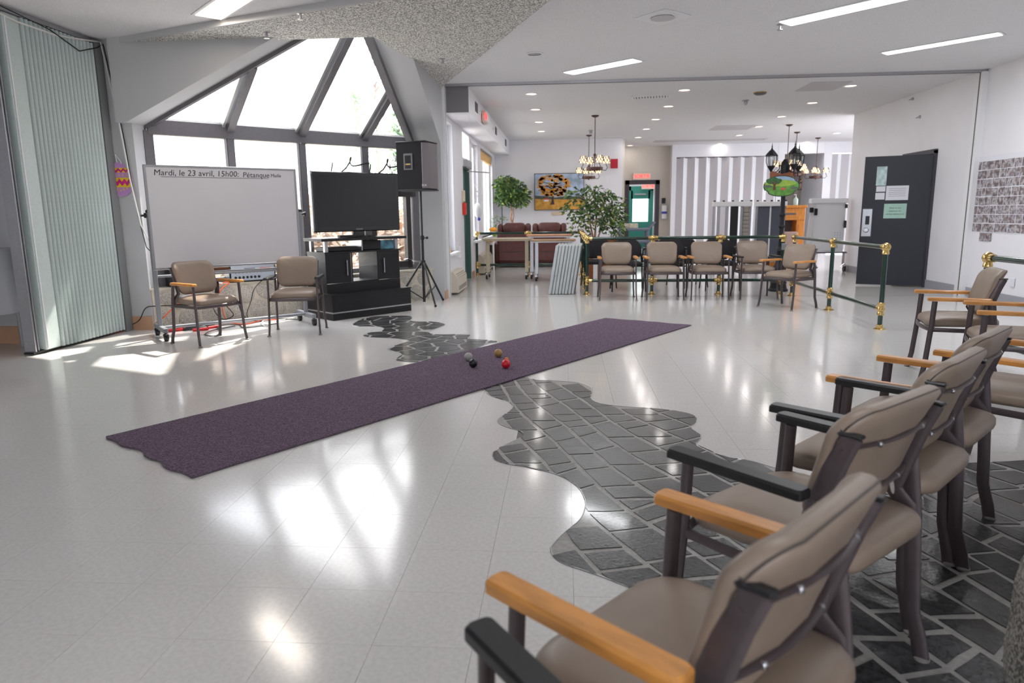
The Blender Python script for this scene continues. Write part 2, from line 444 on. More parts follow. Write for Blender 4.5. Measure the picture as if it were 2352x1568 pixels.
# ================================================================== CEILINGS
mb = MB().box(-9, 6.1, -3, 7.6, CZ, CZ+.12); mb.box(-1.8, 6.1, 7.6, 10.7, CZ, CZ+.12); mb.box(-2.1, 9.8, 10.7, 25, CZ, CZ+.12)
ceil = struct(mb, 'ceiling', M_ceil, 'pale stippled ceiling over the hall and the room behind', 'ceiling')
pop = [(-4.9, 7.64), (-3.98, 7.28), (-2.88, 6.86), (-1.9, 6.49), (.227, 5.72), (-.2, 6.74), (-1.02, 8.75), (-1.8, 10.6), (-1.82, 8.8), (-2.0, 7.62)]
mb = MB().prism(pop, CZ-.055, CZ-.001); mb.build('dropped_panel', M_dark_ceil, ceil)['label'] = 'rough darker popcorn wedge above the glazed bay'
# slanted edge strip of the dropped wedge
mb = MB()
mb.slab([(-4.9, 7.6, CZ-.062), (.2, 5.70, CZ-.062), (.2, 5.70, CZ-.0005), (-4.9, 7.6, CZ-.0005)], (-.01, -.03, 0)); mb.build('edge_strip', M_bay, ceil)
# ================================================================== WALLS
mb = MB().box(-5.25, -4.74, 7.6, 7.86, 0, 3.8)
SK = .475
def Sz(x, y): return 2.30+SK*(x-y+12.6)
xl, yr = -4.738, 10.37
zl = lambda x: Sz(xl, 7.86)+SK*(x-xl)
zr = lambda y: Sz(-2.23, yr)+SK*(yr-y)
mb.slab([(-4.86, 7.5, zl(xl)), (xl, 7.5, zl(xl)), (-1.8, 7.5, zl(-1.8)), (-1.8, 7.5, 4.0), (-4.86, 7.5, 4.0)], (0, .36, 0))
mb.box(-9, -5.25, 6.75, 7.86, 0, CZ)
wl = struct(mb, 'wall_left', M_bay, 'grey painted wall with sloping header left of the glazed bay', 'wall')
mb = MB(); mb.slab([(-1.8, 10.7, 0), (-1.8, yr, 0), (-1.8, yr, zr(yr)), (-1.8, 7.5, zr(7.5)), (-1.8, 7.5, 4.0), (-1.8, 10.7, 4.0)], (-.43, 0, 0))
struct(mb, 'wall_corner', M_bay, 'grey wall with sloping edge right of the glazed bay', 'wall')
mb = MB().box(5.9, 6.15, -3, 11.84, 0, CZ); mb.box(5.9, 6.15, 11.84, 12.84, 2.14, CZ); mb.box(5.9, 6.15, 12.84, 15.2, 0, CZ)
struct(mb, 'wall_right', M_wall, 'white painted wall along the right side of the hall', 'wall')
mb = MB().box(-9, 6.15, -3.2, -3, 0, .9); mb.box(-9, 6.15, -3.2, -3, 2.6, CZ)
for x0, x1 in ((-9, -6), (-4.2, -.6), (2.2, 6.15)): mb.box(x0, x1, -3.2, -3, .9, 2.6)  # unseen openings, sized for the fill daylight they let in
struct(mb, 'wall_near', M_wall, 'unseen white wall behind the viewpoint with openings added for fill daylight', 'wall')
mb = MB().box(-9.2, -9, -3, 7, 0, CZ); struct(mb, 'wall_side', M_wall, 'far white wall of the side room beyond the folding partition', 'wall')
# window wall of the back room
wx0, wx1 = -2.1, -1.85
mb = MB()
for y0, y1, z0, z1 in ((10.7, 10.98, 0, CZ), (10.98, 11.8, 0, .66), (10.98, 11.8, 2.72, CZ), (11.8, 12.95, 0, CZ), (12.95, 13.9, 2.75, CZ), (12.95, 13.9, 2.15, 2.3),
                       (13.9, 14.25, 0, CZ), (14.25, 15.2, 0, .74), (14.25, 15.2, 2.72, CZ), (15.2, 15.8, 0, CZ), (15.8, 18.3, 0, .74), (15.8, 18.3, 2.72, CZ), (18.3, 18.95, 0, CZ)):
    mb.box(wx0, wx1, y0, y1, z0, z1)
struct(mb, 'wall_window', M_wall, 'white window wall of the back room with deep piers', 'wall')
mb = MB().box(-1.85, -1.45, 10.95, 18.9, 2.8, CZ-.001); mb.mat(1).box(-1.85, -1.45, 10.94, 10.95, 2.8, CZ-.001)
o = struct(mb, 'trim_bulkhead', [M_wall, mat('bulkhead_end', (135, 132, 134), .6)], 'boxed bulkhead running above the back room windows', 'bulkhead')
for y in (11.75, 15.1, 17.6): MB().box(-1.455, -1.44, y, y+.3, 2.93, 3.08).build('grille', mat('dark_grille', (70, 68, 72), .6), o)
for y in (12.3, 14.6): MB().ball((-1.44, y, 2.98), .03, 8, 6).build('sensor', M_white, o)
mb = MB().box(-2.1, 1.53, 18.9, 19.1, 0, CZ); struct(mb, 'wall_picture', M_wall, 'white wall with the landscape painting behind the sofa', 'wall')
mb = MB().box(1.53, 1.6, 19.1, 21.3, 0, CZ); mb.box(1.6, 1.83, 21.3, 21.45, 0, CZ); mb.box(1.83, 2.8, 21.3, 21.45, 2.15, CZ); mb.box(2.8, 3.12, 21.3, 21.45, 0, CZ)
struct(mb, 'wall_exit', M_beige, 'beige wall around the dark framed exit doorway', 'wall')
mb = MB().box(3.25, 6.12, 21.0, 21.2, 2.82, CZ+.01); mb.box(3.12, 3.25, 20.99, 21.45, 0, CZ+.01); mb.box(6.3, 7.4, 21.0, 21.2, 2.86, CZ+.01); mb.box(7.4, 7.62, 20.99, 23, 0, CZ+.01); mb.box(6.12, 6.3, 20.99, 23, 0, CZ+.01)
mb.box(7.62, 9.8, 21.0, 21.2, 2.86, CZ); mb.box(9.6, 9.8, 10.7, 21.2, 0, .7); mb.box(9.6, 9.8, 10.7, 21.2, 2.75, CZ+.01); mb.box(9.6, 9.8, 10.7, 13, .7, 2.75); mb.box(9.6, 9.8, 15.6, 16, .7, 2.75); mb.box(9.6, 9.8, 18.0, 20.8, .7, 2.75); mb.box(9.6, 9.8, 20.8, 21.2, .7, 2.75)  # unseen side wall, its openings added to brighten the back room
struct(mb, 'wall_back', M_wall, 'white back wall framing the striped folding doors', 'wall')
mb = MB().box(6.3, 7.4, 22.8, 23, 0, CZ); struct(mb, 'wall_niche', mat('niche_paint', (165, 158, 148), .6), 'dark beige wall at the back of the recess with the picture', 'wall')
mb = MB().box(1.2, 3.4, 25.0, 25.2, 0, CZ); mb.box(1.55, 1.7, 21.45, 25, 0, CZ); mb.box(3.05, 3.2, 21.45, 25, 0, CZ); struct(mb, 'wall_corridor', M_wall, 'corridor walls seen through the exit doorway', 'wall')
mb = MB().box(6.15, 7.6, 11.5, 11.6, 0, CZ); mb.box(6.15, 7.6, 13.2, 13.3, 0, CZ); mb.box(7.5, 7.6, 11.6, 13.2, 0, CZ); mb.box(6.15, 7.6, 11.5, 13.3, CZ, CZ+.1)
struct(mb, 'wall_service', M_beige, 'service passage walls behind the open black door', 'wall')
# baseboards
M_base = mat('tan_baseboard', (190, 148, 118), .5); M_gbase = mat('grey_baseboard', (158, 158, 166), .5)
struct(MB().box(-5.02, -4.742, 7.588, 7.6, 0, .16), 'baseboard_left', M_base, 'tan baseboard at foot of the grey wall left of the bay', 'baseboard')
struct(MB().box(-1.8, -1.788, yr, 10.7, 0, .13).box(-1.85, -1.835, 11.9, 12.95, 0, .13).box(-1.85, -1.835, 13.9, 14.25, 0, .13), 'baseboard_window', M_base, 'tan baseboard on the piers by the windows', 'baseboard')
struct(MB().box(5.885, 5.9, -3, 11.8, 0, .13).box(5.885, 5.9, 12.95, 15.2, 0, .13), 'baseboard_right', M_gbase, 'grey baseboard along the white right wall', 'baseboard')
struct(MB().box(-9, -5.3, 6.73, 6.75, 0, .18), 'baseboard_side', M_base, 'tan baseboard behind the folding partition', 'baseboard')
# partition track across the hall
mb = MB().box(-1.8, 5.9, 10.66, 10.74, CZ-.035, CZ-.001); mb.mat(1).box(-1.8, 5.9, 10.69, 10.71, CZ-.038, CZ-.034)
struct(mb, 'trim_track', [M_alu, M_frame], 'aluminium partition track crossing the ceiling', 'ceiling track')
struct(MB().box(5.82, 5.9, 10.62, 10.8, 0, CZ-.03).mat(1).box(5.815, 5.82, 10.68, 10.70, 0, CZ-.03), 'trim_jamb_right', [M_white, M_frame], 'white wall channel of the partition on the right wall', 'channel')
struct(MB().box(-1.8, -1.76, 10.6, 10.72, 0, CZ-.03).mat(1).box(-1.76, -1.757, 10.64, 10.66, 0, CZ-.03), 'trim_jamb_left', [M_white, M_frame], 'white wall channel of the partition at the corner column', 'channel')

# ================================================================== GLAZED BAY
def Dp(x, off=0): return (x, x+12.6+off)
bay = setup_struct('window_1', 'dark framed glazed bay with sloping roof panes in the corner', 'bay window')
XS = [-4.74, -4.08, -3.43, -2.78, -2.23]; XS2 = [-4.738, -4.09, -3.44, -2.79, -2.23]
def bar(p0, p1, w, d, name='frame_bar', m=M_frame, ref=(1, 1, 0)):
    """rectangular bar, w across, d along ref"""
    p0, p1 = Vector(p0), Vector(p1); t = (p1-p0).normalized(); rf = Vector(ref).normalized(); a = (rf-t*rf.dot(t)).normalized(); b = t.cross(a)
    vs = []
    for p in (p0, p1):
        for sa, sb in ((-1, -1), (1, -1), (1, 1), (-1, 1)): vs.append(p+a*sa*w/2+b*sb*d/2)
    return MB().add(vs, [(0, 3, 2, 1), (4, 5, 6, 7), (0, 1, 5, 4), (1, 2, 6, 5), (2, 3, 7, 6), (3, 0, 4, 7)]).build(name, m, bay)
A3 = (xl, 7.86); B3 = (-2.23, 10.37)
bar((A3[0], A3[1], 2.29), (B3[0], B3[1], 2.29), .16, .14, 'transom', ref=(0, 0, 1))
bar((A3[0]-.02, A3[1]+.03, 2.385), (B3[0]-.02, B3[1]+.03, 2.385), .03, .1, 'transom_ledge', M_frame_l, ref=(0, 0, 1))
bar((A3[0], A3[1], .50), (B3[0], B3[1], .50), .08, .12, 'bottom_rail', ref=(0, 0, 1))
for i, x in enumerate(XS2):
    w = .10 if i in (0, 4) else .085
    bar((*Dp(x), .46), (*Dp(x), 2.25), w, .12, 'mullion')
    if i in (1, 2, 3): bar((x-.045, x+12.6-.045+.0, .52), (x-.045, x+12.6-.045, 2.24), .03, .1, 'mullion_trim', M_frame_l)
def Sp(x, y, o=0): return (x, y, Sz(x, y)+o)
for x, t in ((-4.09, .65), (-3.44, 1.21), (-2.79, .56)):
    y = x+12.6
    bar(Sp(x-.03, y+.03, .02), Sp(x+t, y-t, .02), .085, .14, 'rafter')
    bar(Sp(x-.09, y-.02, .05), Sp(x+t-.06, y-t-.05, .05), .03, .1, 'rafter_trim', M_frame_l)
bar(Sp(xl, 7.84, .02), Sp(-2.2, 7.84, .02), .06, .14, 'edge_bar', ref=(0, 1, 0))
bar(Sp(-2.22, 10.38, .0), Sp(-2.22, 7.8, .0), .09, .16, 'edge_bar', ref=(1, 0, 0))
def pane(pts, nm='pane'):
    c = (Vector(pts[1])-Vector(pts[0])).cross(Vector(pts[2])-Vector(pts[0])).normalized()*.006
    return MB().slab([tuple(p) for p in pts], tuple(c)).build(nm, M_glass, bay)
o_ = .06
pane([Sp(xl, 7.86, o_), Sp(-4.09, 8.51, o_), Sp(-3.44, 7.86, o_)])
pane([Sp(-4.09, 8.51, o_), Sp(-3.44, 9.16, o_), Sp(-2.23, 7.95, o_), Sp(-2.23, 7.86, o_), Sp(-3.44, 7.86, o_)])
pane([Sp(-3.44, 9.16, o_), Sp(-2.79, 9.81, o_), Sp(-2.23, 9.25, o_), Sp(-2.23, 7.95, o_)])
pane([Sp(-2.79, 9.81, o_), Sp(-2.23, 10.37, o_), Sp(-2.23, 9.25, o_)])
for a, b in zip(XS2[:-1], XS2[1:]):
    pane([(*Dp(a, .02), .5), (*Dp(b, .02), .5), (*Dp(b, .02), 2.25), (*Dp(a, .02), 2.25)])
    bar((a+.05, a+12.65, 2.215), (b-.05, b+12.55, 2.215), .02, .1, 'head_trim', M_frame_l, ref=(0, 0, 1))
# opening sash in the last bay
M_dk = mat('dark_bronze_frame', (46, 42, 42), .4, .3)
bar((*Dp(-2.79), 1.60), (*Dp(-2.23), 1.60), .13, .12, 'sash_rail', M_dk, ref=(0, 0, 1))
for x in (-2.72, -2.31): bar((*Dp(x, -.03), .5), (*Dp(x, -.03), 1.56), .075, .09, 'sash_stile', M_dk)
bar((*Dp(-2.72, -.03), .56), (*Dp(-2.31, -.03), .56), .09, .09, 'sash_stile', M_dk, ref=(0, 0, 1))
mb = MB().tube([(-2.36, 10.16, .62), (-2.3, 10.14, .63), (-2.2, 10.16, .60), (-2.12, 10.19, .59)], .012, n=6); mb.build('crank_handle', M_chrome, bay, True)
# fieldstone sill wall
M_mort = mat('pale_mortar', (198, 190, 174), .85, noise=.08, nscale=18, bump=.4, bscale=40)
M_gran = mat('speckled_granite', (176, 170, 160), .75, noise=.38, nscale=95, bump=.5, bscale=50, rnd=.12)
mb = MB().prism([(-4.735, 7.62), (-1.98, 10.37), (-2.23, 10.37), (-4.735, 7.862)], 0, .46)
mb.prism([(-4.735, 7.595), (-1.955, 10.372), (-2.19, 10.41), (-4.735, 7.90)], .455, .475)
sill = struct(mb, 'wall_sill', M_mort, 'low fieldstone wall under the glazed bay', 'stone wall')
u45 = Vector((1, 1, 0)).normalized(); n45 = Vector((1, -1, 0)).normalized()
rs2 = random.Random(3); L = 3.85; seeds = []
for i in range(15):
    for j in range(2): seeds.append((.13+i*.265+rs2.uniform(-.07, .07)+(j*.13), .11+j*.23+rs2.uniform(-.04, .04)))
for c in voronoi(seeds, [(.02, .0), (L, .0), (L, .45), (.02, .45)]):
    q = inset(c, .016)
    if len(q) < 3: continue
    q = chaikin(q, 1); cx = sum(p[0] for p in q)/len(q); cz = sum(p[1] for p in q)/len(q)
    mb = MB(); base = Vector((-4.735, 7.62, 0)); th = rs2.uniform(.008, .02); n = len(q); vs = []
    for k, d in ((1, -.01), (1, th*.5), (.86, th)):
        for (x, z) in q: vs.append(base+u45*(cx+(x-cx)*k)+Vector((0, 0, cz+(z-cz)*k))+n45*d)
    fs = [(r0*n+i, r0*n+(i+1) % n, (r0+1)*n+(i+1) % n, (r0+1)*n+i) for r0 in (0, 1) for i in range(n)]+[tuple(2*n+i for i in range(n))]
    mb.add(vs, fs).build('stone', M_gran, sill, True)
# low granite wall at the lower right, near the camera
def rough_block(name, cx, cy, poly, z0, z1, m, parent):
    p = dens(chaikin(poly, 2), .05); n = len(p); vs = []; R = 7
    for k in range(R+1):
        z = z0+(z1-z0)*k/R
        for i, (x, y) in enumerate(p):
            l = math.hypot(x, y); a = .007*math.sin(i*.5+k*.9)+.004*math.sin(i*1.3-k*1.7); e = .02 if k == R else 0
            vs.append((cx+x*(1+(a-e)/l), cy+y*(1+(a-e)/l), z))
    fs = [(k*n+i, k*n+(i+1) % n, (k+1)*n+(i+1) % n, (k+1)*n+i) for k in range(R) for i in range(n)]+[tuple(R*n+i for i in range(n))]
    return MB().add(vs, fs).build(name, m, parent, True, ang=60)
low = setup_struct('wall_low', 'low rough granite block wall at the lower right beside the chairs', 'stone wall')
M_cg_ = mat('coarse_granite', (172, 168, 160), .8, noise=.5, nscale=110, bump=.7, bscale=60, tight=1)
rough_block('stone', 1.76, 1.31, [(-.62, .50), (-.60, -.1), (-.5, -.35), (.6, -.35), (.7, .55), (-.35, .56)], 0, .42, M_cg_, low)
rough_block('stone', 1.75, .45, [(-.55, .5), (-.5, -.4), (.6, -.4), (.6, .5)], 0, .42, M_cg_, low)
rough_block('mortar', 1.8, 1.0, [(-.5, .8), (-.5, -.9), (.6, -.9), (.6, .8)], 0, .36, M_mort, low)

# ================================================================== BACK ROOM WINDOWS, DOORS
M_pvc = mat('white_window_profile', (226, 228, 234), .35)
def win(n, y0, y1, z0, z1, muls, label):
    w = setup_struct('window_%d' % n, label, 'window')
    x = -1.98; mb = MB().box(x-.05, x+.05, y0, y0+.07, z0, z1); mb.box(x-.05, x+.05, y1-.07, y1, z0, z1); mb.box(x-.05, x+.05, y0+.07, y1-.07, z1-.07, z1); mb.box(x-.05, x+.05, y0+.07, y1-.07, z0, z0+.07)
    mb.build('window_frame', M_pvc, w)
    for m_ in muls: MB().box(x-.045, x+.045, m_-.05, m_+.05, z0+.07, z1-.07).build('mullion', M_pvc, w)
    ys = [y0+.07]+[m_ for m_ in muls]+[y1-.07]
    for a, b in zip(ys[:-1], ys[1:]): MB().box(x-.004, x+.004, a, b, z0+.05, z1-.05).build('pane', M_glass, w)
    MB().rbox(-1.98, -1.76, y0-.04, y1+.04, z0-.05, z0, .012).build('window_sill', M_white, w)
    MB().rbox(x+.05, x+.09, (y0+ys[1])/2, (y0+ys[1])/2+.03, 1.55, 1.7, .006).build('handle', M_alu, w)
    return w
win(2, 10.98, 11.8, .66, 2.72, [11.4], 'tall white window nearest the corner column')
win(3, 14.25, 15.2, .74, 2.72, [14.75], 'tall white window just beyond the green door')
w4 = win(4, 15.8, 18.3, .74, 2.72, [16.6, 17.5], 'wide tall white window beside the brown sofa')
MB().box(-1.93, -1.87, 15.85, 18.25, 2.5, 2.68).build('valance', mat('bamboo_valance', (224, 178, 108), .6, noise=.15, nscale=30), w4)
for i in range(12): MB().box(-1.92, -1.90, 16.0+i*.05, 16.04+i*.05, .8, 2.5).build('blind_slat', M_white, w4)
M_dgreen = mat('sage_green_door', (70, 102, 96), .4)
d1 = setup_struct('door_1', 'sage green outer door between the back room windows', 'door')
MB().box(-1.99, -1.94, 12.97, 13.88, .02, 2.13).build('leaf', M_dgreen, d1)
MB().box(-2.0, -1.86, 12.95, 12.99, 0, 2.15).box(-2.0, -1.86, 13.86, 13.9, 0, 2.15).build('door_frame', M_dgreen, d1)
MB().box(-1.985, -1.975, 12.95, 13.9, 2.3, 2.75).build('pane', M_glass, d1)
MB().rbox(-1.94, -1.78, 13.05, 13.75, 2.12, 2.28, .02).build('operator_box', M_alu, d1)
MB().cyl((-1.80, 13.2, 2.06), (-1.45, 13.75, 2.06), .012).build('closer_arm', M_alu, d1)
MB().rbox(-1.94, -1.90, 13.05, 13.2, .95, 1.2, .01).build('lock_box', M_frame, d1)
# black service door, opened into the hall
hx, hy = 5.88, 11.86; fx, fy = 4.97, 12.22; L = math.hypot(fx-hx, fy-hy); ang = math.atan2(fy-hy, fx-hx)
d2 = setup_struct('door_2', 'open black service door with paper notices and keypad lock', 'door')
d2.location = (hx, hy, 0); d2.rotation_euler.z = ang
M_bdoor = mat('black_door_paint', (27, 29, 40), .45, noise=.06, nscale=50)
mb = MB().rbox(0, L, -.022, .022, .02, 2.12, .003); mb.build('leaf', M_bdoor, d2)
yf = .0225   # viewer side
def dpx(u, v):
    p = PL(u, v, (-math.sin(ang), math.cos(ang), 0), (hx, hy, 0)); q = Matrix.Rotation(-ang, 3, 'Z') @ (p-Vector((hx, hy, 0))); return q.x, q.z
def sheet(name, u0, v0, u1, v1, m, th=.003):
    x0, z0 = dpx(u0, v0); x1, z1 = dpx(u1, v1)
    if x0 > x1: x0, x1 = x1, x0
    if z0 > z1: z0, z1 = z1, z0
    return MB().box(x0, x1, yf, yf+th, z0, z1).build(name, m, d2), (x0+x1)/2, (z0+z1)/2, x1-x0, z1-z0
M_gp = mat('green_paper', (170, 205, 190), .7, noise=.04, nscale=12); M_ink = mat('black_ink', (30, 30, 36), .6)
M_wg = mat('wired_glass', (170, 192, 190), .2, noise=.25, nscale=14)
sheet('vision_glass', 2015, 383, 2035, 426, M_wg, .002); sheet('vision_glass', 2013, 428, 2033, 440, M_paper, .002); sheet('vision_glass', 2011, 443, 2031, 458, M_paper, .002)
o, cx, cz, w_, h_ = sheet('notice', 2036, 427, 2085, 459, M_paper)
for k in range(5): MB().box(cx-w_*.38, cx+w_*.38, yf+.003, yf+.0036, cz+h_*(.3-.13*k), cz+h_*(.3-.13*k)+.004).build('print_line', M_ink, o)
o, cx, cz, w_, h_ = sheet('notice', 2031, 468, 2080, 501, M_gp)
for k, s_ in enumerate(('Réservé aux', 'employés du', 'service alimentaire')):
    text('lettering', s_, .034, M_ink, o, Matrix.Translation((cx, yf+.0036, cz+.05-.05*k)) @ Matrix.Rotation(PI, 4, 'Z') @ Matrix.Rotation(PI/2, 4, 'X'))
MB().rbox(L-.17, L-.02, yf, yf+.02, .82, 1.28, .01).build('lock_plate', M_alu, d2)
MB().rbox(L-.13, L-.07, yf+.02, yf+.035, 1.02, 1.16, .004).build('keypad', M_black, d2)
mb = MB().lathe([(.03, 0), (.035, .02), (.012, .03), (.012, .05), (.038, .06), (.042, .08), (.03, .095)], (L-.09, yf+.02, .93), 14, 'y'); mb.build('door_knob', M_chrome, d2, True)
for z in (.25, 1.05, 1.85): MB().cyl((-.005, yf, z-.06), (-.005, yf, z+.06), .012).build('hinge', M_alu, d2)
M_fr = mat('door_frame_grey', (64, 62, 72), .45)
mb = MB().box(5.86, 6.17, 11.79, 11.84, 0, 2.18); mb.box(5.86, 6.17, 12.84, 12.89, 0, 2.18); mb.box(5.86, 6.17, 11.79, 12.89, 2.13, 2.2)
struct(mb, 'trim_doorframe', M_fr, 'dark grey steel frame of the black service door', 'door frame')
# exit doorway frame and the green door beyond
mb = MB().box(1.81, 1.93, 21.24, 21.46, 0, 2.2); mb.box(2.70, 2.82, 21.24, 21.46, 0, 2.2); mb.box(1.81, 2.82, 21.24, 21.46, 2.08, 2.2)
struct(mb, 'trim_exitframe', mat('dark_plum_frame', (58, 50, 58), .45), 'dark frame around the exit doorway', 'door frame')
d3 = setup_struct('door_3', 'teal exit door with bright window down the corridor', 'door')
M_teal = mat('teal_paint', (52, 138, 124), .45)
mb = MB().box(2.15, 2.3, 24.6, 24.7, 0, 2.15); mb.box(2.95, 3.08, 24.6, 24.7, 0, 2.15); mb.box(2.15, 3.08, 24.6, 24.7, 2.0, 2.15); mb.box(2.3, 2.95, 24.6, 24.66, .02, .95); mb.box(2.3, 2.36, 24.6, 24.66, .95, 2.0); mb.box(2.89, 2.95, 24.6, 24.66, .95, 2.0); mb.box(2.3, 2.95, 24.6, 24.66, 1.72, 2.0)
mb.build('leaf', M_teal, d3)
MB().box(2.36, 2.89, 24.64, 24.65, .95, 1.72).build('glow_pane', mat('daylight_glow', (255, 255, 255), .3, emit=(245, 250, 250), estr=1.6), d3)  # pane glows by itself to stand in for daylight beyond the door
MB().box(2.4, 2.8, 24.55, 24.6, 1.85, 1.9).build('push_bar', M_alu, d3)

# ================================================================== LIGHT FIXTURES
M_lite = mat('lit_diffuser', (255, 255, 255), .4, emit=(245, 250, 255), estr=3.0)
M_litew = mat('warm_lit_diffuser', (255, 240, 220), .4, emit=(255, 236, 212), estr=1.6)
def troffer(label, p, ang, L, Wd, m, power, col):
    t = thing('ceiling_light', label, 'light', (p[0], p[1], CZ-.002), ang, 'recessed strip lights')
    MB().box(-L/2, L/2, -Wd/2, Wd/2, -.006, 0).build('frame', M_white, t)
    MB().box(-L/2+.03, L/2-.03, -Wd/2+.03, Wd/2-.03, -.010, -.006).build('diffuser', m, t)
    a = area('strip_lamp', (p[0], p[1], CZ-.03), L*.9, Wd*.8, power, col, (0, 0, ang))
P4 = lambda q: [Vector(G(*p, CZ)) for p in q]
def trof_px(label, q, m, power, col, L=None, end=0):
    p = P4(q); d = ((p[3]-p[0])+(p[2]-p[1]))/2; Wd = ((p[1]-p[0]).length+(p[2]-p[3]).length)/2; l = d.length; d = d/l
    c0 = (p[0]+p[1])/2; LL = L or l; c = c0+d*LL/2
    w = min(Wd, .3); troffer(label, (c.x, c.y), math.atan2(d.y, d.x), LL, w, m, power, col)
trof_px('short recessed strip light farthest into the hall, nearest the corner column', [(1285,166),(1320,170),(1485,139),(1450,133)], M_lite, 18, (.96, .98, 1))
trof_px('recessed strip light cut off by the top edge, right half', [(1783,48),(1812,60),(2070,0),(2000,0)], M_lite, 18, (.96, .98, 1), 1.25)
trof_px('recessed strip light closest to the right wall', [(2013,121),(2040,125),(2315,78),(2295,72)], M_lite, 18, (.96, .98, 1))
trof_px('warm lit troffer at the top left near the folding partition', [(443,33),(508,45),(590,0),(478,0)], M_litew, 8, (1, .92, .82), 1.25)
# more rows of the same strips carry on behind the viewpoint
for x, y, lb in ((3.6, 4.4, 'recessed strip light above the right hand chairs, past the top edge'), (.4, 2.2, 'recessed strip light above the viewpoint')):
    troffer(lb, (x, y), -.85, 1.2, .22, M_lite, 9, (.97, .98, 1))
# round downlights
M_bulb = mat('downlight_glow', (255, 240, 225), .4, emit=(255, 226, 196), estr=3)
M_off = mat('unlit_reflector', (190, 188, 186), .2, .8)
def downlight(): 
    t = thing('downlight', '', 'downlight')
    MB().lathe([(.085, -.001), (.105, -.002), (.105, -.010), (.095, -.014), (.085, -.008)], n=20, caps=False).build('trim_ring', M_white, t, True)
    MB().lathe([(.001, -.002), (.084, -.002), (.084, -.004), (.001, -.004)], n=20).build('lamp', M_bulb, t, True)
    return t
def dl_lamp(x, y):
    d = D.lights.new('downlight_lamp', 'AREA'); d.shape = 'DISK'; d.size = .15; d.energy = 2.8 if y < 20 else 1.0; d.color = (1, .965, .93); o = D.objects.new('downlight_lamp', d); COL.objects.link(o); o.location = (x, y, CZ-.02)
dl = downlight(); first = True
rows = {11.7: 'first row', 13.4: 'second row', 15.2: 'third row', 16.9: 'fourth row', 18.7: 'fifth row', 20.9: 'last row by the striped doors'}
colsx = {-.53: 'beside the window bulkhead', 1.9: 'second file from windows', 4.45: 'third file from windows', 6.85: 'farthest right file'}
for y, ry in rows.items():
    for x, cx_ in colsx.items():
        if (x < 0 and y > 18) or (x > 6 and y < 16): continue
        lb = 'round downlight %s, %s past the track' % (cx_, ry)
        dl_lamp(x, y)
        if first: dl.location = (x, y, CZ); dl['label'] = lb; dl['group'] = 'round ceiling downlights'; first = False
        else: dup(dl, (x, y, CZ), 0, lb, 'round ceiling downlights')
p = G(1228, 123, CZ)
o = dup(dl, (p[0], p[1], CZ), 0, 'unlit round downlight before the track, left of the short strip light', 'round ceiling downlights')
for c in o.children:
    if c.name.startswith('lamp'): c.data = c.data.copy(); c.data.materials[0] = M_off
# vents, speaker, detectors
def grille(label, q0, q1, wd, nsl):
    a = Vector(G(*q0, CZ)); b = Vector(G(*q1, CZ)); d = b-a; L = d.length; c = (a+b)/2
    t = thing('ceiling_vent', label, 'vent', (c.x, c.y, CZ), math.atan2(d.y, d.x))
    MB().box(-L/2, L/2, -wd/2, wd/2, -.004, -.001).build('backing', M_frame, t)
    mb = MB().box(-L/2-.02, L/2+.02, wd/2, wd/2+.03, -.012, 0); mb.box(-L/2-.02, L/2+.02, -wd/2-.03, -wd/2, -.012, 0); mb.box(-L/2-.03, -L/2, -wd/2, wd/2, -.012, 0); mb.box(L/2, L/2+.03, -wd/2, wd/2, -.012, 0)
    mb.build('frame', M_white, t); s0 = None
    for i in range(nsl):
        x = -L/2+(i+.5)*L/nsl
        if s0 is None: s0 = MB().box(-.014, .014, -wd/2, wd/2, -.011, -.004).build('slat', M_white, t); s = s0
        else: s = s0.copy(); COL.objects.link(s); s.parent = t
        s.location = (x, 0, 0)
grille('slatted ceiling vent left of the two close downlights', (1455, 224), (1535, 220), .22, 12)
grille('slatted ceiling vent above the painting wall', (1380, 316), (1432, 314), .25, 14)
a_ = Vector(G(1475, 42, CZ)); t = thing('ceiling_speaker', 'square white ceiling speaker with round grille near the top edge', 'speaker', (*G(1522, 38, CZ), CZ), -.85)
MB().rbox(-.2, .2, -.2, .2, -.012, 0, .004).build('plate', M_white, t); MB().lathe([(.001, -.013), (.11, -.013), (.12, -.018), (.001, -.02)], n=24).build('grille', mat('speaker_grille', (196, 194, 196), .7), t, True)
mb = MB().lathe([(.10, 0), (.10, -.02), (.07, -.04), (.001, -.045)], n=20); t = thing('smoke_detector', 'dark ringed smoke detector on the back room ceiling', 'smoke detector', (*G(1746, 212, CZ), CZ)); mb.build('dome', M_frame, t, True); MB().lathe([(.105, -.005), (.105, -.012), (.1, -.012)], n=20, caps=False).build('yellow_ring', mat('yellow', (220, 180, 40), .5), t, True)
mb = MB().box(-.05, .05, -.05, .05, -.02, 0); mb.ball((0, -.03, -.05), .04, 12, 8); solo(mb, 'motion_sensor', M_alu, 'small white dome sensor behind the smoke detector', 'sensor', loc=(*G(1712, 230, CZ), CZ))
mb = MB().box(-.05, .05, -.05, .05, -.02, 0); mb.ball((0, -.03, -.05), .04, 12, 8); solo(mb, 'motion_sensor', M_alu, 'small white dome sensor above the two left chandeliers', 'sensor', loc=(*G(1357, 299, CZ), CZ))
for q, lb, sx, sy in (((1890, 198), 'plain access hatch in the ceiling near the right wall', .6, .8), ((1682, 293), 'flat rectangular ceiling panel between the downlight files', .9, .9), ((1630, 322), 'long shallow ceiling patch before the striped doors', 3, .5)):
    solo(MB().box(-sx/2, sx/2, -sy/2, sy/2, -.006, 0), 'access_panel', mat('hatch_paint', (200, 196, 198), .7), lb, 'ceiling panel', loc=(*G(*q, CZ), CZ), smooth=False)
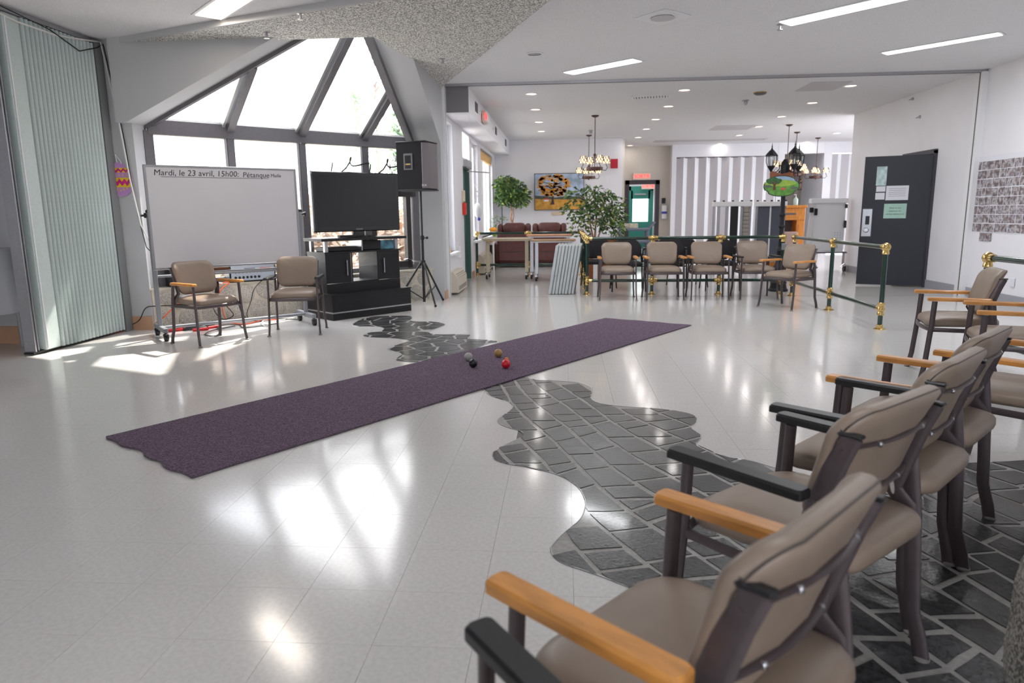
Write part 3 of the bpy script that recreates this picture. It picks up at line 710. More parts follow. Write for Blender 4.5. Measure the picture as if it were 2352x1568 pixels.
for q, z, lb in (((612, 75), CZ-.055, 'sprinkler head on the popcorn wedge above the bay'), ((690, 30), CZ-.055, 'sprinkler head close to the left edge of the popcorn wedge'), ((1017, 135), CZ-.055, 'flush sprinkler disc near the right edge of the popcorn wedge'), ((1792, 56), CZ, 'tiny sprinkler beside the cut off strip light')):
    mb = MB().cyl((0, 0, 0), (0, 0, -.05), .012); mb.lathe([(.001, -.05), (.03, -.052), (.03, -.056), (.001, -.058)], n=12); mb.lathe([(.035, 0), (.035, -.008), (.012, -.01)], n=12)
    solo(mb, 'sprinkler', M_alu, lb, 'sprinkler', loc=(*G(*q, z), z))

# ================================================================== FOLDING PARTITION (left)
M_pl = mat('sage_grey_vinyl', (190, 202, 200), .38, noise=.04, nscale=60, bump=.1, bscale=200)
part = thing('folding_partition', 'pleated sage grey folding partition on the left', 'partition', (-5.08, 6.9))
ys = [-.62+.055*i for i in range(19)]
p0 = None
n_p = 18; y0_, y1_ = -.46, .56
for i in range(n_p):
    ya = y0_+(y1_-y0_)*i/n_p; yb = y0_+(y1_-y0_)*(i+1)/n_p; w = yb-ya
    if p0 is None:
        pr = []; m_ = 8
        for k in range(m_+1): pr.append((.01+.095*math.sin(PI*k/m_)**.7, w*k/m_))
        poly = pr+[(0, w), (0, 0)]
        p0 = MB().prism(poly, .03, CZ-.07).build('pleat', M_pl, part, True, ang=50); q = p0
    else: q = p0.copy(); COL.objects.link(q); q.parent = part
    q.location = (0, ya, 0)
MB().rbox(-.03, .09, -.66, -.465, .03, CZ-.07, .01).build('lead_panel', M_pl, part)
mb = MB()
for i, (a, b) in enumerate(((-.70, .02), (-.72, -.01), (-.74, .0), (-.76, .04))): mb.box(-.05, .02+b, a-.012, a+.004, .02, CZ-.08)
mb.build('lead_post', M_alu, part); MB().cyl((.095, -.645, .05), (.095, -.645, CZ-.1), .006).build('edge_wire', M_white, part)
MB().box(-.05, .1, .565, .69, .0, CZ-.02).build('end_post', mat('end_post_grey', (120, 122, 124), .5), part)
MB().box(-.04, .06, -.8, .66, .012, .03).build('sweep_strip', M_black, part)
MB().box(-.02, .05, -1.6, .69, CZ-.045, CZ-.001).build('overhead_track', M_alu, part)
solo(MB().tube([(-5.0, 5.2, CZ-.02), (-5.0, 6.0, CZ-.07), (-4.98, 6.4, CZ-.12), (-4.98, 6.9, CZ-.12), (-4.97, 7.3, CZ-.07), (-4.97, 7.56, CZ-.03), (-4.93, 7.57, 2.8), (-4.86, 7.56, 2.3), (-4.80, 7.55, 1.7), (-4.70, 7.5, 1.2), (-4.5, 7.45, .82), (-4.2, 7.75, .55), (-4.05, 7.95, .5)], .009, n=6), 'white_cable', mat('white_cable_skin', (220, 218, 214), .5), 'loose white cable looping down past the egg decoration', 'cable')
solo(MB().tube([(-4.98, 6.2, CZ-.03), (-4.97, 6.8, CZ-.09), (-4.97, 7.2, CZ-.2), (-4.97, 7.5, CZ-.1), (-4.95, 7.57, CZ-.05), (-4.90, 7.575, 2.7), (-4.83, 7.575, 2.1), (-4.80, 7.57, 1.7), (-4.765, 7.57, 1.3), (-4.70, 7.56, .95), (-4.5, 7.6, .7), (-4.4, 7.7, .52)], .006, n=6), 'black_cable', M_black, 'thin black cable trailing down the grey wall behind the egg', 'cable')
solo(MB().cyl((-5.0, 7.59, .16), (-5.0, 7.59, 3.1), .01), 'wall_conduit', M_alu, 'thin vertical metal strip on the grey wall beside the partition', 'conduit')
# egg decoration
eg = thing('egg_decoration', 'flat lilac easter egg decoration with yellow and magenta zigzags on the grey wall', 'decoration', (-4.94, 7.585, 1.70))
def eggp(t, s=1): 
    y = -math.cos(t); x = math.sin(t)*(1-.12*y); return (x*.145*s, y*.185*s)
ol = [eggp(2*PI*i/40) for i in range(40)]
M_lil = mat('lilac_film', (186, 140, 196), .35); M_yel = mat('yellow_film', (226, 196, 40), .35); M_mag = mat('magenta_film', (196, 30, 120), .35)
def onwall(poly, d, t=.003): return MB().slab([(x, -d, z) for x, z in poly], (0, -t, 0))
onwall(ol, 0, .006).build('egg_body', M_lil, eg)
def band(z0, z1, zig=0, k=4):
    N = 24; top = []; bot = []
    for i in range(N+1):
        f = i/N*2-1; zc = (z0+z1)/2; hw = .145*math.sqrt(max(0, 1-(zc/.185)**2))*(1-.12*zc/.185)*.985
        s_ = zig*(abs(((f*k) % 2)-1)-.5)*2; top.append((f*hw, z1+s_)); bot.append((f*hw, z0+s_))
    return top+bot[::-1]
onwall(band(.075, .125), .006).build('stripe', M_yel, eg); onwall(band(-.085, .02), .006).build('stripe', M_yel, eg)
onwall(band(.085, .11, .014, 4), .009).build('zigzag', M_mag, eg); onwall(band(-.055, -.01, .02, 5), .009).build('zigzag', M_mag, eg)
for i in range(5): MB().lathe([(.001, 0), (.009, 0), (.009, .003), (.001, .003)], (-.08+.04*i, -.01, -.12+.02*abs(i-2)*.6), 8, 'y').build('dot', M_yel, eg)
for i in range(5): MB().lathe([(.001, 0), (.007, 0), (.007, .003), (.001, .003)], (-.09+.045*i, -.01, .045), 8, 'y').build('dot', M_yel, eg)
MB().tube([(-.01, -.003, .18), (-.02, -.002, .27), (.03, -.003, .2), (.045, -.01, .17)], .004, n=5).build('hanging_hook', M_white, eg)
# table with cloth behind the partition
t = thing('side_table', 'table under a white cloth at the far left edge behind the partition', 'table', (-6.02, 6.38))
for x in (-.55, .5): 
    for y in (-.2, .2): MB().cyl((x, y, 0), (x, y, .97), .02).build('leg', M_alu, t)
MB().box(-.6, .6, -.24, .24, .97, .995).build('table_top', M_white, t)
N = 60; ring = dens(rrect(1.22, .5, .05, 3), .06); n = len(ring); vs = []; fs = []
for k, (s_, z) in enumerate(((1, 1.0), (1.01, .99), (1.03, .8), (1.05, .6), (1.06, .42))):
    for i, (x, y) in enumerate(ring):
        a = .012*k*math.sin(i*.9); l = math.hypot(x, y); vs.append((x*(s_+a/l), y*(s_+a/l), z-(.05*math.sin(i*.37) if k == 4 else 0)))
fs = [(k*n+i, k*n+(i+1) % n, (k+1)*n+(i+1) % n, (k+1)*n+i) for k in range(4) for i in range(n)]+[tuple(range(n))]
solo(MB().add(vs, fs), 'tablecloth', mat('white_cloth', (210, 210, 214), .9), 'white cloth draped over the table at the far left edge', 'tablecloth', loc=(-6.02, 6.38, 0))

# ================================================================== CHAIRS
def seat_fn(u, v, w):
    return (u*(1+.10*v), v, .425+w+.012*(1-(u/.25)**2)*(1 if w > .02 else 0)-.018*max(0, v/.24)**2*1.0)
def back_fn(u, v, w):
    y = -.135-(v+.17)*.30-.02*max(0, v/.17)**3+.85*u*u; z = .665+v*.97
    return (u, y+w*.97, z+w*.25)
def chair_proto(kind, arms, lbl, group):
    t = thing('armchair', lbl, 'chair', (0, 0, 0), 0, group)
    so = rrect(.475, .47, .09, 5)
    MB().cushion(so, [(1, .03, -.012), (1, .006, -.004), (1, 0, .010), (1, .002, .026), (1, .014, .040), (1, .045, .050), (1, .12, .054)], seat_fn).build('seat', M_vinyl, t, True, ang=80)
    bo = rrect(.452, .335, .075, 6)
    bo = [(x*(1-.10*max(0, -y/.17)), y) for x, y in bo]
    b = MB().cushion(bo, [(1, .05, -.024), (1, .012, -.022), (1, .002, -.014), (1, 0, 0), (1, .003, .014), (1, .016, .026), (1, .06, .033)], back_fn).build('backrest', M_vinyl, t, True, ang=80)
    MB().tube([back_fn(x*.997, y*.997, -.012) for x, y in bo], .0022, n=5, closed=True).build('piping', M_seam, b, True)
    # curved rear straps with their bolts
    for v in (-.075, .075):
        pts = [back_fn((-.225+.45*i/10)*(1 if v > 0 else .95), v, -.024) for i in range(11)]
        MB().tube(pts, .013, .005, 8, (0, 0, 1)).build('back_strap', M_leg, t, True)
        for x in (-.11, .11): MB().ball(back_fn(x, v, -.031), .008, 8, 6).build('bolt', M_screw, t, True)
    for s in (-1, 1):
        # front leg
        MB().tube([(s*.268, .255, .006), (s*.262, .235, .12), (s*.256, .212, .43), (s*.255, .205, .60)], .0115, .019, 10, (0, 1, 0)).build('leg', M_leg, t, True)
        MB().tube([(s*.272, -.225, .006), (s*.271, -.215, .06), (s*.262, -.192, .15), (s*.256, -.175, .43), (s*.250, -.155, .60)], .0125, .023, 10, (0, 1, 0)).build('leg', M_leg, t, True)
        a = [back_fn(s*.215, v, -.026) for v in (-.15, -.05, .05, .115)]
        MB().tube([(s*.240, -.17, .40), (s*.232, -.165, .46)]+a, .011, .029, 12, (0, 1, 0)).build('back_upright', M_leg, t, True)
        MB().rbox(*(sorted((a[-1][0]-.013, a[-1][0]+.013))), a[-1][1]-.029, a[-1][1]+.028, a[-1][2]-.006, a[-1][2]+.004, .004).build('upright_cap', M_black, t)
        for y, x in ((.258, .269), (-.228, .273)): MB().lathe([(.016, 0), (.021, .003), (.021, .009), (.014, .014)], (s*x, y, 0), 12).build('glide', M_foot, t, True)
        m = M_wood if arms[0 if s < 0 else 1] == 'w' else M_black
        pts = [(s*.266+x, y+.055) for x, y in rrect(.054, .40, .012, 3)]
        arm = MB().prism(pts, .606, .624)
        n = len(pts); ins = [(x+(.005 if x < s*.266 else -.005), y-math.copysign(.004, y-.055)) for x, y in pts]
        vs = [(x, y, .624) for x, y in pts]+[(x, y, .631) for x, y in ins]
        arm.add(vs, [(i, (i+1) % n, n+(i+1) % n, n+i) for i in range(n)]+[tuple(n+i for i in range(n))])
        o = arm.build('armrest', m, t, True, ang=30)
        if arms == 'wb' or arms == 'bw': o['label'] = 'honey wood armrest' if m is M_wood else 'black armrest'
        MB().tube([(s*.255, .20, .39), (s*.256, -.17, .39)], .009, .016, 8, (0, 0, 1)).build('side_rail', M_leg, t, True)
    pts = [(.256*math.sin(a), .19+.06*math.cos(a), .392) for a in [(-PI/2+PI*i/12) for i in range(13)]]
    MB().tube(pts, .008, .018, 8, (0, 0, 1)).build('seat_frame', M_leg, t, True)
    MB().tube([(-.25, -.17, .39), (.25, -.17, .39)], .009, .016, 8, (0, 0, 1)).build('seat_frame', M_leg, t, True)
    return t
GR = 'taupe vinyl armchairs in a row at the right'
protos = {}
def chair(x, y, rz, arms, label, group):
    if arms not in protos: c = protos[arms] = chair_proto('c', arms, label, group); c.location = (x, y, 0); c.rotation_euler.z = rz; return c
    return dup(protos[arms], (x, y, 0), rz, label, group)
# letters: left armrest, right armrest seen by the sitter
N_ = [(.24, 1.185, -.755, .655, 'ww', 'nearest taupe armchair with two wooden arms, its back rising at the lower right'),
      (.666, 1.853, -.665, .747, 'bb', 'taupe armchair with black arms standing just behind the nearest wooden armed chair'),
      (1.07, 2.35, -.735, .675, 'bb', 'third taupe armchair of the right row, black arms touching its neighbour'),
      (1.41, 2.785, -.735, .675, 'ww', 'fourth taupe armchair of the right row, wooden arms, back partly covered'),
      (2.08, 3.27, -.665, .745, 'ww', 'wooden armed armchair at the right edge behind the row, seat cut by the frame'),
      (-.20, .645, -.60, .80, 'bb', 'armchair in the lower foreground of which only one black arm shows')]
for x, y, fx_, fy_, a, lb in N_: chair(x, y, face(fx_, fy_), a, lb, GR)
seal = MB().lathe([(.001, 0), (.022, 0), (.022, .001), (.001, .001)], (0, 0, 0), 20, 'y')
def Rpt(x, y, rz, p): M_ = Matrix.Translation((x, y, 0)) @ Matrix.Rotation(rz, 4, 'Z'); return M_ @ Vector(p)
chair(2.98, 5.45, face(-.96, .28), 'ww', 'wooden armed chair nearest the brass railing post on the right', 'taupe armchairs by the right railing')
chair(2.95, 4.73, face(-.93, .35), 'ww', 'wooden armed chair cut by the right edge, beside the railing chair', 'taupe armchairs by the right railing')
chair(-3.69, 6.87, face(.87, -.49), 'ww', 'wooden armed chair turned sideways in front of the whiteboard', 'taupe armchairs by the whiteboard')
chair(-2.955, 7.45, face(.2, -.98), 'bb', 'black armed chair between the whiteboard and the television stand', 'taupe armchairs by the whiteboard')
FG = 'taupe armchairs along the far railing'
chair(.79, 10.43, PI, 'ww', 'wooden armed chair nearest the stack of grey folded tables', FG)
chair(1.465, 10.42, PI+.02, 'ww', 'second wooden armed chair from the grey table stack along the railing', FG)
chair(2.11, 10.40, PI-.02, 'ww', 'third wooden armed chair from the grey table stack along the railing', FG)
chair(2.80, 10.46, PI+.05, 'bb', 'black armed taupe chair at the railing beside the lamp post', FG)
chair(2.97, 9.41, face(-.83, -.56), 'ww', 'wooden armed chair set diagonally at the railing corner', FG)
# round white seal on the rear of two backs
for i, (x, y, fx_, fy_) in enumerate(((.666, 1.853, -.665, .747),)):
    rz = face(fx_, fy_); c = [o for o in D.objects if o.name.startswith('armchair') and o.parent is None and abs(o.location.x-x) < .001 and abs(o.location.y-y) < .001][0]
    p = back_fn(.13, -.115, -.029); o = seal.build('care_sticker', mat('pale_sticker', (176, 168, 160), .5), c, True); o.location = p; o.rotation_euler = (-.25, 0, .25)
    o['label'] = 'round pale sticker'
# black stacking chairs beyond the railing
M_bfab = mat('black_fabric', (30, 27, 31), .8, bump=.2, bscale=300, noise=.1, nscale=200)
def black_proto():
    t = thing('stacking_chair', '', 'chair')
    def bf(u, v, w): return (u, -.21-(v+.18)*.2+.6*u*u+w, .66+v)
    def sf(u, v, w): return (u, v, .43+w)
    MB().cushion(rrect(.47, .46, .12, 5), [(1, .03, -.02), (1, 0, 0), (1, .01, .03), (1, .06, .045)], sf).build('seat', M_bfab, t, True, ang=80)
    MB().cushion([(x*(1 if y < 0 else 1-.15*(y/.18)**2), y) for x, y in rrect(.47, .36, .15, 7)], [(1, .03, -.02), (1, 0, -.01), (1, 0, .012), (1, .03, .025)], bf).build('backrest', M_bfab, t, True, ang=80)
    for s in (-1, 1):
        MB().tube([(s*.27, .25, 0), (s*.262, .2, .3), (s*.258, .17, .6), (s*.257, .12, .665), (s*.257, .0, .68), (s*.257, -.1, .67), (s*.256, -.16, .62), (s*.255, -.19, .45)], .012, n=8).build('leg', M_iron, t, True)
        MB().tube([(s*.27, -.27, 0), (s*.25, -.22, .42), (s*.23, -.22, .6)], .012, n=8).build('leg', M_iron, t, True)
        MB().rbox(*(sorted((s*.257-.022, s*.257+.022))), -.14, .13, .68, .70, .008).build('armrest', M_black, t)
    MB().tube([(-.25, .17, .41), (.25, .17, .41)], .011, n=8).build('seat_bar', M_iron, t, True)
    MB().tube([(-.25, -.2, .41), (.25, -.2, .41)], .011, n=8).build('seat_bar', M_iron, t, True)
    return t
bp = None; BG = 'black stacking chairs behind the railing'
for x, y, rz, lb in ((.60, 12.12, PI+.1, 'black stacking chair behind the railing nearest the ficus'), (1.05, 11.55, PI, 'black stacking chair directly behind the first taupe railing chair'),
                     (1.72, 11.55, PI-.1, 'black stacking chair directly behind the second taupe railing chair'), (2.12, 12.15, PI+.2, 'black stacking chair behind and between the second and third taupe railing chairs'),
                     (2.55, 11.6, PI, 'black stacking chair directly behind the third taupe railing chair')):
    if bp is None: bp = black_proto(); bp['label'] = lb; bp['group'] = BG; bp.location = (x, y, 0); bp.rotation_euler.z = rz
    else: dup(bp, (x, y, 0), rz, lb, BG)

# ================================================================== RAILINGS
def railing(label, pts, zt=.875, zb=.22, ends=(1, 1)):
    t = thing('railing', label, 'railing', (pts[0][0], pts[0][1]))
    ox, oy = pts[0]; P = [(x-ox, y-oy) for x, y in pts]; n = len(P)
    for i in range(n-1):
        a, b = P[i], P[i+1]
        for z in (zt, zb): MB().cyl((*a, z), (*b, z), .024, n=14).build('rail', M_green, t, True)
    post = flange = ball = col_ = None
    for i, (x, y) in enumerate(P):
        if post is None:
            post = MB().cyl((0, 0, .02), (0, 0, zt), .025, n=14).build('post', M_green, t, True)
            flange = MB().lathe([(.062, 0), (.062, .008), (.05, .014), (.034, .02), (.034, .05), (.026, .055)], n=20).build('flange', M_brass, t, True)
            ball = MB().ball((0, 0, zt), .047, 18, 12).lathe([(.031, zt-.075), (.036, zt-.07), (.036, zt-.055), (.031, zt-.04), (.03, zt-.03)], n=18).build('brass_ball', M_brass, t, True)
            col_ = MB().ball((0, 0, zb), .04, 16, 10).lathe([(.03, zb-.07), (.035, zb-.065), (.035, zb-.05), (.028, zb-.03)], n=16).lathe([(.028, zb+.03), (.035, zb+.05), (.035, zb+.065), (.03, zb+.07)], n=16).build('brass_collar', M_brass, t, True)
            q = (post, flange, ball, col_)
        else:
            q = []
            for o in (post, flange, ball, col_): c = o.copy(); COL.objects.link(c); c.parent = t; q.append(c)
        for o in q: o.location = (x, y, 0)
        # socket rings on the rails
        for j in (i-1, i+1):
            if 0 <= j < n:
                d = Vector((P[j][0]-x, P[j][1]-y, 0)).normalized()
                for z, r0 in ((zt, .032), (zb, .031)):
                    a = Vector((x, y, z))+d*.03; MB().cyl(a, a+d*.045, r0, n=14).build('socket_ring', M_brass, t, True)
    return t
railing('green railing with brass joints behind the row of taupe chairs', [(.36, 10.95), (1.37, 10.94), (2.39, 10.93), (3.33, 10.92)])
railing('green railing with brass joints running towards the viewer from the lamp post', [(3.42, 10.68), (3.40, 9.13), (3.385, 7.63)])
railing('far green railing with brass joints in front of the sofa and overbed tables', [(-1.82, 14.55), (-.74, 14.52), (.36, 14.5), (.36, 13.6), (.36, 12.7), (.36, 11.8)])
railing('green railing with a brass ball post at the right edge behind chairs', [(3.40, 5.86), (3.40, 4.3)])
# outlet box on lamp side post
solo(MB().rbox(3.30, 3.36, 10.86, 10.90, .68, .78, .004), 'outlet_box', M_alu, 'grey outlet box fixed on the railing post by the lamp', 'outlet', smooth=False)

# ================================================================== WHITEBOARD
ux, uy = .7585, .6516; WA = math.atan2(uy, ux)
wb = thing('rolling_whiteboard', 'large whiteboard on a wheeled grey metal stand with handwriting at the top', 'whiteboard', (-3.72, 7.585), WA)
M_grey = mat('grey_stand_enamel', (142, 144, 150), .4, .3); M_board = mat('whiteboard_face', (206, 204, 208), .28, noise=.01, nscale=3)
MB().rbox(-.80, .75, -.055, -.035, .745, 1.80, .004).build('panel', M_board, wb)
mb = MB().rbox(-.815, .765, -.062, -.03, 1.79, 1.815, .005); mb.rbox(-.815, .765, -.062, -.03, .73, .755, .005); mb.rbox(-.82, -.795, -.062, -.03, .73, 1.815, .005); mb.rbox(.745, .77, -.062, -.03, .73, 1.815, .005)
mb.build('panel_frame', M_alu, wb)
MB().rbox(-.55, .6, -.13, -.06, .675, .688, .004).rbox(-.55, .6, -.135, -.128, .675, .70, .003).build('pen_tray', M_alu, wb)
for s in (-1, 1):
    x = s*.80
    MB().rbox(x-.02-.005*(s < 0), x+.02, -.025, .025, .08, 1.33, .006).build('upright', M_grey, wb)
    MB().rbox(x-.025, x+.025, -.27, .27, .085, .135, .006).build('foot_bar', M_grey, wb)
    MB().rbox(x-.028, x+.028, -.03, .03, 1.32, 1.36, .01).build('pivot_cap', M_black, wb)
    MB().lathe([(.001, 0), (.012, .002), (.012, .03), (.026, .034), (.028, .05), (.02, .056), (.001, .056)], (x+.02 if s > 0 else x-.08, 0, 1.30), 14, 'x').build('pivot_knob', M_black, wb, True)
    for y in (-.245, .245):
        c = MB().cyl((x, y, .035), (x, y, .085), .012); c.lathe([(.001, -.022), (.03, -.022), (.037, -.014), (.037, .014), (.03, .022), (.001, .022)], (x, y-.02, .037), 16, 'x'); c.rbox(x-.026, x+.026, y-.045, y+.015, .045, .078, .008)
        c.build('caster', M_black, wb, True)
MB().cyl((-.79, 0, .11), (.79, 0, .11), .018).build('cross_bar', M_grey, wb, True); MB().cyl((-.79, 0, .66), (.79, 0, .66), .014).build('cross_bar', M_grey, wb, True)
M_mark = mat('marker_ink', (24, 24, 40), .5)
for s_, x, z, sz in (('Mardi, le 23 avril, 15h00:', -.30, 1.735, .09), ('Pétanque', .315, 1.73, .083), ('Molle', .535, 1.728, .055)):
    text('handwriting', s_, sz*.95, M_mark, wb, TM((x, -.056, z)), shear=.12)
MB().rbox(-.66, .45, -.057, -.0555, 1.693, 1.697, .001).build('underline', M_mark, wb)
solo(MB().rbox(-.09, .09, -.025, .025, 0, .04, .008), 'board_eraser', mat('brown_felt', (110, 72, 50), .9), 'brown eraser lying in the whiteboard tray', 'eraser', loc=(-3.72-.16*ux+.097*uy, 7.585-.16*uy-.097*ux, .69), rz=WA)
for k, (c, lb) in enumerate((((40, 40, 44), 'black'), ((200, 80, 50), 'red'), ((50, 110, 80), 'green'))):
    x = .05+.17*k+.1; solo(MB().cyl((-.06, 0, 0), (.06, 0, 0), .008), 'marker_pen', mat('marker_%s' % lb, c, .4), '%s marker pen in the whiteboard tray' % lb, 'marker', 'marker pens', loc=(-3.72+x*ux+.097*uy, 7.585+x*uy-.097*ux, .698), rz=WA)

# ================================================================== TV STAND + TV
TA = math.atan2(.766, .643)
tv = thing('media_cabinet', 'black wood grain television cabinet with two doors and open middle', 'cabinet', (-2.443, 8.71), TA)
M_bw = mat('black_wood_laminate', (20, 19, 23), .4, noise=.25, nscale=7, bump=.12, bscale=60, stretch=(1, 1, 9), coat=.05, spec=.35)
def fp(x0, x1, y0, y1, ch): return [(x0, y0), (x1, y0), (x1, y1-ch), (x1-ch*1.1, y1), (x0+ch*.3, y1), (x0, y1-ch*.3)]
MB().prism(fp(-.60, .60, 0, .72, .3), .0, .085).build('plinth', M_bw, tv); MB().prism(fp(-.605, .605, -.006, .725, .3), .085, .10).build('ledge', M_alu, tv)
MB().prism(fp(-.60, .60, 0, .72, .3), .10, .305).build('drawer', M_bw, tv); MB().prism(fp(-.61, .61, -.008, .725, .3), .305, .32).build('ledge', M_bw, tv)
MB().prism(fp(-.56, .56, .17, .70, .26), .32, .435).build('base_box', M_bw, tv)
MB().rbox(-.56, -.20, .17, .195, .44, .81, .003).build('door', M_bw, tv); MB().rbox(.22, .56, .17, .195, .44, .81, .003).build('door', M_bw, tv)
for o, x in zip([c for c in tv.children if c.name.startswith('door')], (-.265, .30)): MB().cyl((x, .15, .53), (x, .15, .72), .007).cyl((x, .15, .55), (x, .175, .55), .005).cyl((x, .15, .70), (x, .175, .70), .005).build('handle', M_alu, o, True)
for x in (-.56, -.19, .20, .545): MB().box(x, x+.016, .19 if abs(x) > .3 else .17, .60 if x < .3 else .45, .435, .82).build('side_panel', M_bw, tv)
MB().box(-.17, .20, .19, .45, .62, .63).build('shelf', M_glass, tv); MB().box(-.17, .20, .19, .45, .435, .445).build('shelf', M_bw, tv)
MB().prism(fp(-.575, .575, .155, .66, .24), .81, .83).build('shelf', M_bw, tv)
for x, y in ((-.53, .2), (.53, .2), (-.5, .58), (.25, .58)): MB().box(x-.022, x+.022, y-.02, y+.02, .83, .965).build('support_post', M_alu, tv)
MB().box(-.008, .008, .2, .5, .83, .965).build('divider', M_alu, tv)
MB().prism(fp(-.64, .64, .10, .72, .26), .965, .998).build('top_board', M_bw, tv)
def loc_tv(x, y): return (-2.443+x*.643-y*.766, 8.71+x*.766+y*.643)
solo(MB().rbox(-.22, .22, -.14, .14, .0, .055, .006).mat(0).box(-.2, .2, -.143, -.14, .02, .024), 'disc_player', M_black, 'black disc player on the cabinet upper shelf at left', 'disc player', loc=(*loc_tv(-.27, .36), .831), rz=TA, smooth=False)
solo(MB().rbox(-.15, .15, -.1, .1, 0, .12, .005), 'black_box', M_black, 'black box on the cabinet upper shelf at right', 'box', loc=(*loc_tv(.20, .38), .831), rz=TA, smooth=False)
solo(MB().rbox(-.10, .10, -.03, .03, 0, .115, .004), 'picture_box', mat('blue_print_box', (122, 180, 200), .5, noise=.5, nscale=14), 'small blue printed box at the right end of the upper shelf', 'box', loc=(*loc_tv(.45, .3), .831), rz=TA-.2, smooth=False)
# television
pt = Vector((*loc_tv(0, .40), 0)); nrm = Vector((math.sin(TA), -math.cos(TA), 0))
def tvl(u, v): p = PL(u, v, nrm, pt); q = p-pt; return q.x*.643+q.y*.766, q.z
cs = [tvl(*q) for q in ((712, 390), (912, 400), (918, 530), (720, 532))]
x0 = (cs[0][0]+cs[3][0])/2; x1 = (cs[1][0]+cs[2][0])/2; z0 = (cs[2][1]+cs[3][1])/2; z1 = (cs[0][1]+cs[1][1])/2
print('tv', x0, x1, z0, z1)
t = thing('television', 'large black flat television on top of the black cabinet', 'television', (*loc_tv(0, .40), .998), TA)
z0 -= .998; z1 -= .998; xm = (x0+x1)/2
M_pb = mat('piano_black', (8, 8, 10), .12, coat=.3); M_scr = mat('dark_screen', (14, 17, 20), .08, coat=.1, spec=.5)
MB().rbox(x0, x1, -.02, .035, z0, z1, .012).build('bezel', M_pb, t); MB().box(x0+.045, x1-.045, -.0225, -.02, z0+.06, z1-.045).build('screen', M_scr, t)
MB().rbox(x0+.15, x1-.15, .035, .075, z0+.1, z1-.1, .02).build('rear_housing', M_black, t)
MB().rbox(xm-.09, xm+.09, -.005, .03, .02, z0+.1, .005).build('stand_neck', M_pb, t)
MB().prism([(xm+.26*math.cos(a), .01+.14*math.sin(a)) for a in [2*PI*i/28 for i in range(28)]], .001, .02).build('stand_base', M_pb, t)
text('brand_mark', 'SAMSUNG', .022, M_alu, t, TM((xm, -.0206, z0+.03)))
solo(MB().rbox(-.18, .18, -.03, .03, 0, .03, .006), 'remote_bar', M_black, 'small black bar lying left of the television foot', 'remote', loc=(*loc_tv(xm-.22, .26), 1.0), rz=TA+.05, smooth=False)
# loudspeaker on tripod
st = thing('speaker_stand', 'black tripod stand carrying the loudspeaker', 'stand', (-2.02, 9.88))
MB().cyl((0, 0, .03), (0, 0, .95), .02).build('pole', M_black, st, True); MB().cyl((0, 0, .9), (0, 0, 1.6), .015).build('pole', M_black, st, True)
MB().cyl((0, 0, .56), (0, 0, .63), .035).build('collar', M_black, st, True); MB().cyl((0, 0, .92), (0, 0, .98), .03).cyl((0, 0, .95), (.07, -.03, .95), .008).ball((.075, -.03, .95), .02, 8, 6).build('collar', M_black, st, True)
for a in (-1.0, 3.55, 1.05):
    c, s = math.cos(a), math.sin(a)
    r1 = .42
    lg = MB().cyl((c*.03, s*.03, .60), (c*r1, s*r1, .015), .014).build('leg', M_black, st, True)
    MB().ball((c*r1, s*r1, .018), .02, 8, 6).build('rubber_foot', M_black, lg, True)
    MB().cyl((c*.02, s*.02, .08), (c*r1*.62, s*r1*.62, .245), .008).build('brace', M_black, st, True)
sa = -.25
sp = thing('loudspeaker', 'black carpeted loudspeaker on the tripod at the corner of the bay', 'loudspeaker', (-2.05, 9.88, 1.60), sa)
M_carp = mat('black_carpet', (18, 17, 21), .9, noise=.3, nscale=300, bump=.4, bscale=400)
MB().prism([(-.22, -.20), (.16, -.20), (.22, -.12), (.22, .16), (-.22, .20)], .02, .655).build('cabinet_body', M_carp, sp)
MB().rbox(-.225, .225, -.205, .205, 0, .02, .006).rbox(-.225, .225, -.205, .205, .65, .665, .006).build('end_cap', M_black, sp)
g_ = MB().slab([(.165, -.205, .03), (.232, -.125, .03), (.232, -.125, .64), (.165, -.205, .64)], (.012, -.008, 0)).slab([(.228, -.12, .03), (.228, .15, .03), (.228, .15, .64), (.228, -.12, .64)], (.01, 0, 0)).build('grille', mat('speaker_mesh', (120, 112, 116), .45, .5), sp)
text('brand_mark', 'SGR', .04, M_paper, g_, Matrix.Translation((.19, -.198, .07)) @ Matrix.Rotation(math.atan2(.08, .067), 4, 'Z') @ Matrix.Rotation(PI/2, 4, 'X'))
h = MB().rbox(-.11, .03, -.212, -.198, .28, .50, .01).build('handle_plate', M_frame, sp); MB().rbox(-.085, .005, -.214, -.2125, .37, .475, .0005).rbox(-.085, .005, -.214, -.2125, .30, .345, .0005).build('handle_recess', mat('deep_black', (8, 8, 8), .8), h)
MB().rbox(-.07, -.01, -.2145, -.2125, .352, .362, .0004).build('yellow_tag', mat('yellow', (220, 180, 40), .5), h)
